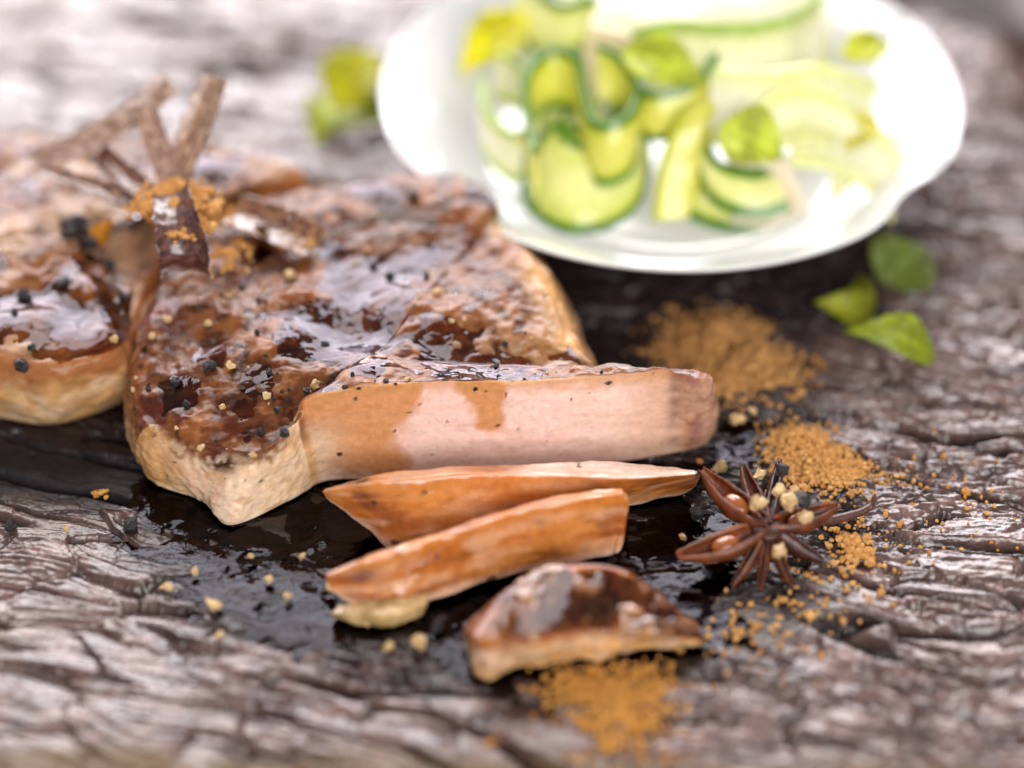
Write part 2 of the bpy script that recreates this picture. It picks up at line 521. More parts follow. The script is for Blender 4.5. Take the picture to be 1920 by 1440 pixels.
def block(name, ctrl, cpx, N_u, N_w, N_t, bumps, bulge, rnd, seed, label, paint, amp_top=.10, amp_side=.05, glaze=None, glaze_off=-.02):
    """a slab of meat: ctrl = rim (px, py, z) and foot (px, py) pairs round the outline; the rim is closed by a lumpy top"""
    top = np.array([P(c[0], c[1], c[2]) for c in ctrl])
    bot = np.array([P(c[3], c[4], 0) if len(c) > 4 else np.array([*(P(c[0], c[1], c[2])[:2]), 0]) for c in ctrl])
    k = len(ctrl)
    T = crom(top, N_u, True); B = crom(bot, N_u, True)
    C = P(*cpx)
    # equal spacing round the outline
    L = np.linalg.norm(np.roll(T, -1, 0) - T, axis=1)
    cum = np.concatenate([[0], np.cumsum(L)])
    tt = np.linspace(0, cum[-1], N_u, endpoint=False)
    TB = np.concatenate([T, B], 1); TB = np.concatenate([TB, TB[:1]])
    idx = np.array([np.interp(tt, cum, TB[:, j]) for j in range(6)]).T
    par = np.interp(tt, cum, np.linspace(0, k, N_u + 1))          # position in control-point units
    T, B = idx[:, :3], idx[:, 3:]
    out = T - C; out[:, 2] = 0; out /= np.linalg.norm(out, axis=1)[:, None]
    tw = np.linspace(0, 1, N_w)
    bl = np.interp(par, np.arange(k + 1), list(bulge) + [bulge[0]]) if not np.isscalar(bulge) else np.full(N_u, bulge)
    W = B[:, None] * (1 - tw)[None, :, None] + T[:, None] * tw[None, :, None] + out[:, None] * (bl[:, None] * np.sin(np.pi * np.clip(tw, 0, 1))[None])[..., None]
    s = np.linspace(1, 0.004, N_t + 1)[1:]
    Q = C[None, None] + (T - C)[:, None] * s[None, :, None]
    hz = T[:, None, 2] * s[None] ** 1.0 + C[2] * (1 - s)[None]
    Q[..., 2] = hz
    under = B[:, None] + (C * [1, 1, 0] - B)[:, None] * np.array([.5, .2, .07])[None, :, None]
    under[..., 2] = [.12, .06, .02]
    G = np.concatenate([under, W, Q], 1)
    nv = G.shape[1]
    # round the rim: diffuse along v, strongly where the edge is seared, little on the knife cut
    rw = np.interp(par, np.arange(k + 1), list(rnd) + [rnd[0]])
    for it in range(60):
        lap = np.zeros_like(G)
        lap[:, 5:-1] = .5 * (G[:, 4:-2] + G[:, 6:]) - G[:, 5:-1]
        act = (rw * 60 > it).astype(float)
        G = G + lap * (.8 * act)[:, None, None]
    vi = np.arange(nv)
    topw = sst(3 + N_w - 1, 3 + N_w + 5, vi)[None] * np.ones((N_u, 1))          # 0 wall, 1 top
    G[..., 2] += spots(G * [1, 1, 0] + [0, 0, 2], [(a, b, 2, r, h) for a, b, r, h in bumps]) * topw
    base = G.copy()
    nr = gnormals(G)
    if (nr[:, -5:, 2].mean()) < 0: nr = -nr
    fade = sst(3, 7, vi)[None]
    p = G + seed * 11.3
    cutw = 1 - sst(.02, .2, rw)
    d_top = amp_top * (fbm(p * .9, 3, .5) + .38 * fbm(p * 2.6, 3, .5)) + amp_top * .25 * (np.abs(fbm(p * 1.3 + 9, 2)) - .25)
    d_side = amp_side * (fbm(p * 1.2, 4) + .6 * fbm(p * [3, 3, 2.], 4) + .5 * np.abs(fbm(p * 4.5 + 3, 3)))
    d_cut = .022 * fbm(p * [1.0, 1, 2.2], 4) + .012 * fbm(p * [8, 8, 3.], 3)
    d_side = d_side * (1 - cutw[:, None]) + d_cut * cutw[:, None]
    G = G + nr * ((d_top * topw + d_side * (1 - topw)) * fade)[..., None]
    c, ro = paint(G, par[:, None] * np.ones((1, nv)), topw, np.clip((vi - 3) / (N_w - 1), 0, 1)[None] * np.ones((N_u, 1)), d_top / amp_top)
    nverts = N_u * nv
    tip = G[:, -1].mean(0); tipb = G[:, 0].mean(0)
    V = np.concatenate([G.reshape(-1, 3), [tip], [tipb]])
    ii = np.arange(N_u); jj = (ii + 1) % N_u
    tri = np.concatenate([np.stack([ii * nv + nv - 1, jj * nv + nv - 1, np.full(N_u, nverts)], 1), np.stack([jj * nv, ii * nv, np.full(N_u, nverts + 1)], 1)])
    F = [gridF(N_u, nv, True), tri]
    c = np.concatenate([c.reshape(-1, 3), c[:1, -1], c[:1, 0]]); ro = np.concatenate([ro.ravel(), ro[:1, -1], ro[:1, 0]])
    loc = np.array([C[0], C[1], 0])
    root = thing(name, label, 'meat', loc)
    obj('meat', mesh('meat', V - loc, F, M_meat, Col=c, rough=ro), root)
    if glaze:
        j0 = 3 + N_w
        Gb = base[:, j0:]
        lvl = glaze_off + spots(Gb * [1, 1, 0] + [0, 0, 2], [(a, b, 2, r, h) for a, b, r, h in glaze])
        lvl = lvl + .03 * fbm(Gb * .8 + 50 + seed, 3) + .014 * fbm(Gb * 2.4 + 4, 3) + .28 * (d_top * topw)[:, j0:]
        gz = Gb + nr[:, j0:] * lvl[..., None]
        dep = ((gz - G[:, j0:]) * nr[:, j0:]).sum(-1)
        Fg = gridF(N_u, gz.shape[1], True)
        Fg = Fg[(dep.ravel()[Fg] > -.012).all(1)]
        used = np.unique(Fg); mp = np.zeros(dep.size, int); mp[used] = np.arange(len(used))
        obj('glaze', mesh('glaze', gz.reshape(-1, 3)[used] - loc, mp[Fg], M_glaze), root)
    return root, G, nr, j_top(N_w)


def j_top(n):
    return 3 + n


CREAM, PINK, ORANGE, TAN = (.74, .50, .30), (.88, .59, .51), (.58, .22, .035), (.62, .33, .15)


def specks(p, c, f, thr, col, amt=.9):
    return mix(c, col, sst(thr, thr + .06, perlin(p * f)) * amt)


chop_ctrl = [
    (575, 748, 2.1, 612, 902), (700, 724, 2.15, 720, 899), (840, 715, 2.15, 840, 891), (1000, 713, 2.1, 1000, 880), (1150, 705, 2.05, 1150, 868), (1258, 696, 2.05, 1262, 850),
    (1318, 706, 1.95, 1322, 834), (1326, 700, 1.75, 1338, 798), (1290, 692, 1.75, 1300, 762), (1215, 706, 1.6, 1225, 760), (1140, 702, 1.6, 1150, 752),
    (1085, 650, 1.75, 1120, 712), (1045, 560, 1.85, 1080, 622), (1012, 490, 1.95, 1040, 560), (972, 436, 1.95, 1000, 505), (930, 412, 2.0, 950, 480),
    (935, 370, 2.1), (870, 328, 2.1), (780, 326, 2.05), (640, 338, 1.95), (520, 356, 1.9), (425, 396, 1.9),
    (340, 455, 1.9, 335, 530), (302, 525, 1.9, 292, 612), (268, 605, 1.7, 256, 690), (250, 690, 1.5, 246, 785), (262, 780, 1.25, 258, 852),
    (325, 832, 1.15, 290, 906), (400, 862, 1.05, 380, 940), (480, 862, 1.15, 432, 985), (545, 800, 1.65, 545, 938)]
chop_rnd = [.12, .03, .03, .03, .03, .1, .35, .5, .5, .4, .4, .7, .8, .8, .7, .6, .8, .8, .8, .8, .8, .8, .8, .8, .7, .7, .7, .6, .5, .4, .3]
chop_bulge = [.0, 0, 0, 0, .02, .04, .1, .1, .1, .05, 0, .1, .12, .12, .1, .05, .1, .12, .12, .12, .12, .12, .12, .12, .16, .18, .18, .15, .1, .05, .05]


def paint_chop(G, par, top, wv, d):
    k = len(chop_ctrl)
    c = meat_colours(G)
    c = mix(c, (.06, .02, .014), spots(G, [(300, 570, 1.9, .5, .7), (290, 660, 1.7, .6, .5)]).clip(0, 1) * sst(-.2, .3, fbm(G * 4, 3)))
    c = mix(c, (.17, .03, .02), spots(G, [(300, 575, 1.9, .35, .8)]).clip(0, .9))
    c = mix(c, (.42, .23, .12), spots(G, [(700, 460, 2, .5, .3), (980, 640, 1.9, .9, .5), (560, 730, 2.1, .3, .5), (860, 640, 2, .6, .35)]).clip(0, 1) * sst(-.3, .3, fbm(G * 2.5, 3)))
    # fat strip on the right and back rim
    fat = mix((.62, .36, .16), CREAM, sst(-.4, .4, fbm(G * 1.5, 3)))
    side = mix(fat, TAN, sst(-.2, .5, fbm(G * 2.2 + 4, 3)) * .6)
    rim = spots(G, [(1020, 490, 1.9, .45, 1.0), (1040, 530, 1.85, .45, 1.0), (1060, 575, 1.8, .5, 1.0), (1085, 640, 1.7, .55, 1.0), (955, 425, 2, .35, .9), (1000, 680, 1.9, .4, .5)]).clip(0, 1)
    c = mix(c, mix(side, (.66, .36, .12), sst(-.3, .3, fbm(G * 2 + 70, 3))), rim * .9)
    # seared colour runs over the rim at left, fat shows lower
    edge = sst(.35, .95, wv + .3 * fbm(G * 1.4 + 3, 3))
    wall = mix(side, c * .9 + np.array((.05, .02, .01)), edge)
    lobe = ((par > 26.3) & (par < 30.6)).astype(float)
    fatw = mix(CREAM, (.74, .53, .37), sst(-.3, .4, fbm(G * 1.1 + 8, 3)))
    fatw = mix(fatw, (.66, .40, .30), sst(.1, .5, fbm(G * .9 + 2, 3)) * .6)
    fatw = mix(fatw, c, sst(.72, 1.05, wv + .18 * fbm(G * 2, 3)))
    fatw = mix(fatw, (.80, .62, .44), sst(.15, .4, np.abs(fbm(G * 3.2 + 6, 3))) * .5)
    fatw = mix(fatw, (.52, .27, .12), sst(.25, .5, fbm(G * [2, 2, 3.5] + 15, 4)) * .5)
    fatw = mix(fatw, (.55, .26, .07), spots(G, [(275, 830, .8, .7, 1.0), (300, 890, .4, .5, .7), (560, 900, .8, .4, .3)]).clip(0, 1) * .75)
    fatw = specks(G, fatw, 4.2, .6, (.05, .02, .015), .8)
    wall = mix(wall, fatw, lobe)
    # knife cut
    fib = fbm(G * [1.1, 1.1, 5.0] + [0, 0, .6] * G[..., :1] * 0, 4)
    fx = G[..., 0] * .9 + G[..., 2] * 1.8
    st = fbm(np.stack([G[..., 0] * .6 + G[..., 2] * .8, G[..., 2] * 4.5 - G[..., 0] * 1.3, G[..., 1] * .3], -1), 4)
    cut = mix(PINK, (.84, .61, .52), sst(-.4, .4, st))
    cut = mix(cut, (.70, .46, .33), sst(0, .5, fib) * .4)
    cut = mix(cut, (.66, .40, .26), sst(1.2, 3.0, G[..., 0] + .5 * fbm(G * 1.3, 2)) * .75)
    stain = spots(G, [(610, 790, 1.5, .75, 1.3), (690, 770, 1.6, .7, 1.1), (760, 745, 1.9, .4, .9), (650, 850, .7, .7, 1.0), (740, 868, .35, .35, .9), (915, 745, 1.8, .32, 1.0), (918, 790, 1.2, .32, 1.1), (925, 740, 1.9, .4, .6),
                      (870, 722, 2.05, .3, .7)]) + .22 * fbm(G * 3, 4)
    cut = mix(cut, ORANGE, sst(.3, .85, stain) * .8)
    cut = mix(cut, (.55, .28, .10), sst(.82, 1.0, wv + .06 * fbm(G * 3, 2)) * .7)
    cut = mix(cut, (.72, .52, .36), spots(G, [(590, 830, 1.0, .45, 1.0), (600, 880, .4, .4, .8)]).clip(0, 1) * .8)
    cut = specks(G, cut, 5, .72, (.16, .05, .03))
    cm = sst(-.25, .12, par) * (1 - sst(5.0, 5.35, par)) + sst(k - .25, k, par)
    wall = mix(wall, cut, cm.clip(0, 1))
    cap = sst(5.0, 5.5, par) * (1 - sst(7.5, 8.5, par))
    groove = spots(G, [(1266, y_, z_, .14, 1.0) for y_, z_ in ((705, 1.95), (730, 1.65), (755, 1.3), (780, 1.0), (805, .7), (830, .35))]).clip(0, 1)
    wall = mix(wall, (.16, .06, .04), groove * .75)
    wall = mix(wall, mix((.34, .15, .12), (.50, .28, .19), sst(-.3, .3, fbm(G * 2, 3))), cap * .9)
    c = mix(c, (.5, .42, .42), cap * top * .6)
    c = mix(wall, c, top)
    c = specks(G, c, 5, .66, (.03, .018, .016), .8)
    ro = .30 + .1 * fbm(G * 2 + 20, 3)
    ro = ro * top + (.31 - .08 * sst(.42, .66, stain) * cm) * (1 - top)
    return c, ro


chop_bumps = [(470, 690, 1.1, .28), (400, 800, .9, .15), (650, 610, .75, -.30), (640, 530, .6, -.18), (560, 560, .5, .1), (840, 570, .7, .08), (880, 380, .8, .22), (700, 380, .9, .15),
              (760, 470, 1.2, -.12), (960, 560, .7, .1), (840, 690, .8, -.12), (990, 690, .6, -.1), (300, 600, .6, .18), (330, 690, .5, .12), (500, 420, .7, .1), (400, 620, .35, -.18)]
chop_glaze = [(660, 600, .7, .16), (640, 520, .55, .15), (720, 560, .6, .1), (850, 690, .7, .1), (980, 690, .45, .12), (400, 640, .4, .14), (540, 640, .35, .10), (760, 480, .5, .08), (700, 350, .6, .05),
              (830, 610, .4, .08), (690, 690, .5, .12), (560, 610, .4, .08)]
CHOP, GC, NC, JT = block('pork_chop', chop_ctrl, (700, 668, 2.0), 860, 64, 150, chop_bumps, chop_bulge, chop_rnd, 0,
                         'seared pork chop with pink knife cut along its front, bark splinters on top', paint_chop, .105, .06, chop_glaze, -.035)

back_ctrl = [(-260, 560, 1.95, -280, 680), (-160, 640, 1.9, -170, 762), (-60, 664, 1.9, -60, 778), (0, 670, 1.9, 0, 784), (90, 684, 1.9, 90, 797), (165, 672, 1.9, 170, 778), (222, 650, 1.9, 232, 752),
             (246, 615, 1.55), (258, 565, 1.4), (285, 505, 1.4), (340, 440, 1.5), (420, 375, 1.7), (500, 335, 2.), (556, 322, 2.), (556, 300, 2.), (500, 280, 2.05), (400, 262, 2.05), (280, 248, 2.05),
             (120, 240, 2.05), (-40, 240, 2.), (-200, 280, 2.), (-300, 380, 2.), (-310, 480, 1.95)]


def paint_back(G, par, top, wv, d):
    c = meat_colours(G, 40)
    c = mix(c, (.45, .27, .16), sst(-.2, .4, fbm(G * .7 + 77, 3)) * .7)
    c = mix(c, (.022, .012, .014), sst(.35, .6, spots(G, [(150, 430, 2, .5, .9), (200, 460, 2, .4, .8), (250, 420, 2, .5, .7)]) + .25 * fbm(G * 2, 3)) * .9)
    fat = mix((.60, .34, .13), CREAM, sst(-.4, .4, fbm(G * 1.5, 3)))
    wall = mix(fat, TAN, sst(-.1, .5, fbm(G * 2.2 + 4, 3)) * .6)
    wall = mix(wall, (.34, .13, .045), sst(.55, .85, wv + .15 * fbm(G * 2, 3)))
    c = mix(wall, c, top)
    return c, .32 + .08 * fbm(G * 2, 2)


BACK, GB, NB, _ = block('pork_chop', back_ctrl, (120, 450, 2.05), 420, 32, 80, [(190, 440, .6, -.2), (60, 560, .7, -.2), (150, 590, .6, -.22), (0, 600, .6, .1), (40, 460, 1, .15), (250, 330, 1, .1)],
                        .22, [.8] * len(back_ctrl), 5, 'whole glazed pork chop lying behind the cut one at the left', paint_back, .12, .06,
                        [(150, 600, .8, .2), (60, 580, .7, .15), (160, 530, .5, .12), (30, 400, .8, .05), (380, 320, .7, .08)], -.04)


def loft(stations, L, M, round_it=6, cap=8):
    """stations: list of closed section corner lists (world); returns grid (L, M, 3), rounded, with closed ends"""
    st = np.array(stations, float)                       # k, c, 3
    k, cn, _ = st.shape
    flat = crom(st.reshape(k, -1), L).reshape(L, cn, 3)
    per = M // cn
    t = np.arange(per) / per
    sec = np.concatenate([flat[:, i:i + 1] * (1 - t)[None, :, None] + flat[:, (i + 1) % cn][:, None] * t[None, :, None] for i in range(cn)], 1)
    for _ in range(round_it):
        sec = .25 * np.roll(sec, 1, 1) + .5 * sec + .25 * np.roll(sec, -1, 1)
    # domed end caps
    a, b = [], []
    ax0 = sec[0].mean(0) - sec[2].mean(0); ax1 = sec[-1].mean(0) - sec[-3].mean(0)
    ax0 /= np.linalg.norm(ax0) + 1e-9; ax1 /= np.linalg.norm(ax1) + 1e-9
    for j in range(cap):
        th = (j + 1) / cap * math.pi / 2
        for lst, s, ax in ((a, sec[0], ax0), (b, sec[-1], ax1)):
            m = s.mean(0); r = np.linalg.norm(s - m, axis=1).mean() * .3
            sc = max(math.cos(th), .004)
            lst.append(m + (s - m) * sc ** .6 + ax * r * math.sin(th))
    return np.concatenate([np.array(a[::-1]), sec, np.array(b)])


def slice_obj(name, label, stations, paint, seed, L=190, M=120, rnd=8, amp=.035, glaze=None):
    G = loft(stations, L, M, rnd)
    nr = gnormals(np.swapaxes(G, 0, 1)).swapaxes(0, 1)
    cen = G.mean(1, keepdims=True)
    if ((G - cen) * nr).sum() < 0: nr = -nr
    p = G + seed * 9.1
    G2 = G + nr * (amp * (1.3 * fbm(p * .9, 3) + .45 * fbm(p * 2.6, 3) - .5 * np.abs(fbm(p * [.6, 2.2, 2.8] + 5, 3))))[..., None]
    c, ro = paint(G2, np.arange(M)[None] / M * np.ones((len(G), 1)), nr)
    base = G.reshape(-1, 3)[:].mean(0); base[2] = 0
    root = thing(name, label, 'meat', base, 'slices cut from the pork chop')
    obj('meat', mesh('meat', G2.reshape(-1, 3) - base, gridF(len(G), M, False, True), M_slice, Col=c.reshape(-1, 3), rough=ro.ravel()), root)
    if glaze is not None:
        lv = glaze + .02 * fbm(G * 1.0 + 3 + seed, 3)
        gz = G + nr * lv[..., None]
        dep = ((gz - G2) * nr).sum(-1) - .5 * (nr[..., 2] < -.1)
        F = gridF(len(G), M, False, True)
        F = F[(dep.ravel()[F] > -.008).all(1)]
        if len(F):
            used = np.unique(F); mp = np.zeros(dep.size, int); mp[used] = np.arange(len(used))
            obj('glaze', mesh('glaze', gz.reshape(-1, 3)[used] - base, mp[F], M_glaze), root)
    return root, G2, nr


def paint_slice(seed, pale):
    def f(G, s, nr):
        # s: 0..1 round the section: front-bottom -> front-top -> back-top -> back-bottom
        n = fbm(G * [.5, 1.2, 2.2] + seed, 4); n2 = fbm(G * [.7, 2, 3.5] + seed, 4)
        sear = mix((.42, .115, .016), (.56, .22, .055), sst(-.4, .5, n))
        sear = mix(sear, (.24, .065, .015), sst(.05, .5, n2) * .7)
        sear = mix(sear, (.22, .07, .03), sst(.25, .8, fbm(G * 1.1 + 9 + seed, 3)) * .6)
        sear = mix(sear, (.66, .37, .21), sst(-.05, .5, fbm(G * [.6, 1.5, 2.5] + 19 + seed, 3)) * .6)
        flesh = mix((.80, .60, .50), (.70, .46, .34), sst(-.3, .4, n))
        k = sst(.225, .26, s + .02 * n2) * (1 - sst(.99, 1, s)) * pale(G[..., 0] + .4 * n)
        sear = mix(sear, (.13, .035, .03), spots(G, [(680, 938, 1.0, .35, .9), (680, 1095, .7, .35, .9), (1270, 900, .7, .3, .5)]).clip(0, 1) * sst(-.35, .2, n2))
        low = 1 - sst(.0, .055, s + .015 * n)
        c = mix(sear, flesh, np.maximum(k, low * .7))
        c = mix(c, (.72, .50, .38), low * sst(-.2, .3, n) * .7)
        c = specks(G, c, 3.0, .58, (.06, .02, .015), .9)
        c = mix(c, (.55, .19, .03), sst(.19, .235, s) * (1 - sst(.27, .3, s)) * (1 - k) * .8)
        return c, .16 + .06 * n2
    return f


def sect(fb, ft, bt, bb):
    return [P(*fb), P(*ft), P(*bt), P(*bb)]


s1 = [sect((612, 938, .75), (604, 922, 1.0), (612, 912, 1.0), (622, 925, .75)),
      sect((690, 1000, .25), (690, 907, 1.25), (700, 890, 1.2), (705, 950, .2)),
      sect((740, 1035, 0), (790, 897, 1.3), (800, 876, 1.2), (780, 960, 0)),
      sect((880, 1030, 0), (890, 889, 1.3), (900, 872, 1.2), (890, 945, 0)),
      sect((1010, 1000, 0), (1000, 889, 1.25), (1010, 868, 1.1), (1000, 930, 0)),
      sect((1120, 970, 0), (1110, 894, 1.15), (1120, 862, 1.0), (1110, 920, 0)),
      sect((1220, 942, 0), (1210, 896, 1.05), (1225, 868, .9), (1215, 910, 0)),
      sect((1290, 922, .1), (1290, 890, .95), (1292, 879, .9), (1290, 905, .1)),
      sect((1306, 902, .5), (1310, 888, .85), (1311, 884, .85), (1308, 896, .5))]
SL1 = slice_obj('pork_slice', 'long pork slice leaning against the cut face, nearest the chop', s1, paint_slice(3, lambda x: .12 + .88 * sst(-.4, .5, x)), 1)
s2 = [sect((624, 1112, .45), (612, 1078, .8), (618, 1070, .8), (632, 1090, .45)),
      sect((680, 1142, .15), (680, 1056, 1.0), (690, 1044, .95), (700, 1085, .15)),
      sect((770, 1140, .1), (770, 1025, 1.1), (782, 1010, 1.05), (790, 1060, .1)),
      sect((880, 1105, .1), (880, 990, 1.2), (890, 972, 1.1), (895, 1030, .1)),
      sect((980, 1078, .1), (985, 955, 1.3), (995, 938, 1.2), (995, 1000, .1)),
      sect((1080, 1058, .1), (1090, 936, 1.35), (1097, 920, 1.25), (1090, 980, .1)),
      sect((1140, 1046, .1), (1160, 925, 1.35), (1160, 912, 1.25), (1145, 970, .1)),
      sect((1150, 1040, .15), (1174, 932, 1.25), (1170, 920, 1.2), (1152, 975, .2))]
SL2 = slice_obj('pork_slice', 'orange brown pork slice in the middle of the three slices', s2, paint_slice(8, lambda x: .15 + 0 * x), 2)
# the front piece lies on its side with the glazed sear up
s3 = [sect((880, 1228, .15), (872, 1178, .7), (900, 1150, .7), (900, 1190, .1)),
      sect((905, 1276, 0), (890, 1202, .95), (945, 1108, 1.0), (940, 1170, 0)),
      sect((985, 1266, 0), (975, 1205, .95), (1010, 1068, 1.1), (1005, 1140, 0)),
      sect((1080, 1244, 0), (1075, 1190, .95), (1090, 1052, 1.2), (1085, 1130, 0)),
      sect((1180, 1228, 0), (1180, 1180, .85), (1165, 1062, 1.1), (1165, 1130, 0)),
      sect((1270, 1224, 0), (1265, 1190, .6), (1235, 1110, .85), (1235, 1150, 0)),
      sect((1322, 1216, .05), (1320, 1200, .3), (1295, 1165, .45), (1300, 1180, .05))]


def paint_front(G, s, nr):
    n = fbm(G * 1.2 + 60, 4); n2 = fbm(G * 2.8 + 60, 4)
    sear = meat_colours(G, 60)
    sear = mix(sear, (.50, .24, .10), sst(-.2, .4, n) * .6)
    fat = mix((.62, .34, .13), (.68, .44, .27), sst(-.3, .4, n2))
    k = sst(.18, .27, s + .03 * n2) * (1 - sst(.52, .6, s))
    c = mix(fat, sear, k)
    c = mix(c, (.70, .46, .32), spots(G, [(905, 1190, .8, .55, .9)]).clip(0, 1))
    c = specks(G, c, 3.5, .62, (.05, .02, .015), .8)
    return c, .28 + .08 * n2


SL3 = slice_obj('pork_slice', 'chunky glazed pork slice nearest the front edge', s3, paint_front, 4, amp=.11, rnd=12, glaze=.012)
# small trimmings of fat under the middle slice
ft = [sect((620, 1160, .0), (622, 1150, .25), (640, 1130, .25), (640, 1140, .0)), sect((665, 1178, 0), (668, 1152, .35), (690, 1120, .35), (690, 1140, 0)),
      sect((735, 1176, 0), (738, 1146, .4), (750, 1115, .4), (750, 1135, 0)), sect((792, 1160, .0), (795, 1132, .35), (800, 1110, .3), (800, 1125, .0))]


def paint_fat(G, s, nr):
    n = fbm(G * 2, 3)
    return mix((.40, .27, .10), (.62, .42, .20), sst(-.3, .3, n)), .25 + 0 * n


slice_obj('fat_trimming', 'pale yellow strip of fat under the middle slice', ft, paint_fat, 6, 60, 48, 4, .07)[0]['group'] = ''


# ------------------------------------------------------------------ where things rest
def surf(G, px, py, guess=2.0):
    """height of a meat surface grid where the photo pixel's ray meets it"""
    g = G.reshape(-1, 3)
    z = guess
    for _ in range(6):
        q = P(px, py, z)
        d = (g[:, 0] - q[0]) ** 2 + (g[:, 1] - q[1]) ** 2
        near = np.argpartition(d, 12)[:12]
        z = g[near, 2].max()
    return P(px, py, z)


TOPC = GC[:, JT - 8:]
TOPB = GB[:, 3 + 32 - 4:]

# ------------------------------------------------------------------ plate
PZ = 2.0
pl, pr_, pb = P(715, 175, PZ), P(1805, 200, PZ), P(1290, 507, PZ)
ptop = P(1255, -112, PZ)
pc = np.array([(pl[0] + pr_[0]) / 2, (pb[1] + ptop[1]) / 2, 0])
PA, PB = (pr_[0] - pl[0]) / 2, (ptop[1] - pb[1]) / 2


def plate_mesh():
    n = 240
    ph = np.linspace(0, 2 * np.pi, n, endpoint=False)
    dent = sum(np.exp(-((np.angle(np.exp(1j * (ph - math.radians(a))))) / math.radians(9)) ** 2) for a in (-39, 45, 135, 219))
    prof = [(.02, .30), (.2, .30), (.4, .31), (.52, .35), (.62, .50), (.70, .80), (.76, 1.12), (.84, 1.5), (.93, 1.8), (.985, 1.97), (.998, 2.0), (1.0, 1.97), (.995, 1.92), (.97, 1.83), (.90, 1.6), (.82, 1.27),
            (.74, .9), (.66, .5), (.58, .18), (.54, .02), (.52, 0.), (.50, .02), (.49, .1), (.3, .12), (.02, .12)]
    prof = crom(prof, 110)
    r = prof[:, 0][None] * (1 - .05 * dent[:, None] * sst(.55, 1, prof[:, 0])[None])
    V = np.stack([r * PA * np.cos(ph)[:, None], r * PB * np.sin(ph)[:, None], np.repeat(prof[:, 1][None], n, 0)], -1)
    m = V.shape[1]
    k = n * m
    V = np.concatenate([V.reshape(-1, 3), [[0, 0, .30]], [[0, 0, .12]]])
    i = np.arange(n); j = (i + 1) % n
    tri = np.concatenate([np.stack([i * m, j * m, np.full(n, k)], 1), np.stack([j * m + m - 1, i * m + m - 1, np.full(n, k + 1)], 1)])
    return mesh('plate', V, [gridF(n, m, True), tri], M_porc)


obj('plate', plate_mesh(), None, 'white porcelain plate with softly lobed rim holding the cucumber salad', 'plate', loc=pc)


# ------------------------------------------------------------------ cucumber ribbons
def ribbon(path, wdir, width, label, tone=0, skin=True, thick=.11, mat=None, name='cucumber_ribbon', cat='cucumber', skinw=.16, group='cucumber ribbons on the plate'):
    pts = crom([P(*q) for q in path], 70)
    wd = np.array(wdir, float)
    if wd.ndim == 1: wd = np.repeat(wd[None], 2, 0)
    wd = crom(wd, 70) if len(wd) > 2 else wd[0] + (wd[-1] - wd[0]) * np.linspace(0, 1, 70)[:, None]
    tang = np.gradient(pts, axis=0); tang /= np.linalg.norm(tang, axis=1)[:, None]
    wd = wd / np.linalg.norm(wd, axis=1)[:, None]
    nrm = np.cross(tang, wd); nrm /= np.linalg.norm(nrm, axis=1)[:, None] + 1e-9
    wob = .06 * fbm(pts * .8 + len(label), 2)[:, None]

    def strip(a, b, t, nm, mat, parent, loc, puff=0.):
        M = 12
        s = np.linspace(a, b, M)
        up = pts[:, None] + wd[:, None] * (s[None, :, None] * width) + nrm[:, None] * ((.10 * np.cos((s[None] - .5) * np.pi) + wob) * width * .5)[..., None]
        e = (np.clip(np.minimum(s - a, b - s) / (abs(b - a) * .12), 0, 1) ** .5)[None, :, None] if puff else np.ones((1, M, 1))
        f = up + nrm[:, None] * t / 2 * np.maximum(e, .25); g = up - nrm[:, None] * t / 2 * np.maximum(e, .25)
        G = np.concatenate([f, g[:, ::-1]], 1)
        V = G.reshape(-1, 3)
        m2 = 2 * M
        caps = np.array([[k, k + 1, m2 - 2 - k, m2 - 1 - k] for k in range(M - 1)])
        F = np.concatenate([gridF(70, m2, False, True), caps[:, ::-1], caps + 69 * m2])
        sv = np.concatenate([s, s[::-1]])[None] * np.ones((70, 1))
        q = sst(.5, .05, np.abs(sv - .5)) + .25 * fbm(G * 1.5, 3)
        lo, hi = [((.52, .58, .07), (.76, .76, .30)), ((.70, .72, .28), (.83, .82, .58)), ((.48, .50, .03), (.68, .64, .12))][tone]
        c = mix(lo, hi, q.clip(0, 1))
        return obj(nm, mesh(nm, V - loc, F, mat, Col=c.reshape(-1, 3)), parent)
    loc = pts.mean(0)
    root = thing(name, label, cat, loc, group)
    strip(.0 if not skin else .06, 1. if not skin else .94, thick, 'flesh', mat or M_cuc, root, loc, 1)
    if skin:
        w_ = skinw / width
        strip(-.005, w_, thick * 1.35, 'skin_edge', M_skin_pale if tone == 1 else M_skin, root, loc)
        strip(1 - w_, 1.005, thick * 1.35, 'skin_edge', M_skin_pale if tone == 1 else M_skin, root, loc)
    return root


UPB = (0, .55, .83)
ribbon([(978, 352, 1.3), (992, 398, 1.1), (1060, 436, 1.0), (1140, 430, 1.0), (1196, 385, 1.2), (1218, 300, 1.6), (1206, 232, 2.2)], [(.45, .6, .5), (0, .75, .65), (-.5, .6, .6)], 1.9,
       'cucumber ribbon bent into a cup with dark rim, nearest the chop')
ribbon([(1002, 390, 1.5), (986, 320, 1.7), (988, 250, 2.0), (1030, 205, 2.2), (1080, 218, 2.2), (1095, 285, 1.9), (1118, 345, 1.7), (1168, 335, 1.8), (1192, 280, 2.0), (1165, 225, 2.3), (1120, 200, 2.5)], [(0, .2, 1), (0, .35, .9)], 1.3,
       'tightly coiled cucumber ribbon standing on edge left of centre', tone=2)
ribbon([(905, 235, 1.7), (915, 300, 1.5), (965, 340, 1.4), (1005, 300, 1.6), (990, 220, 1.9), (930, 185, 2.0)], [(0, .5, .8)] * 2, 1.0, 'pale looped cucumber ribbon at the left of the salad', tone=1, skinw=.1)
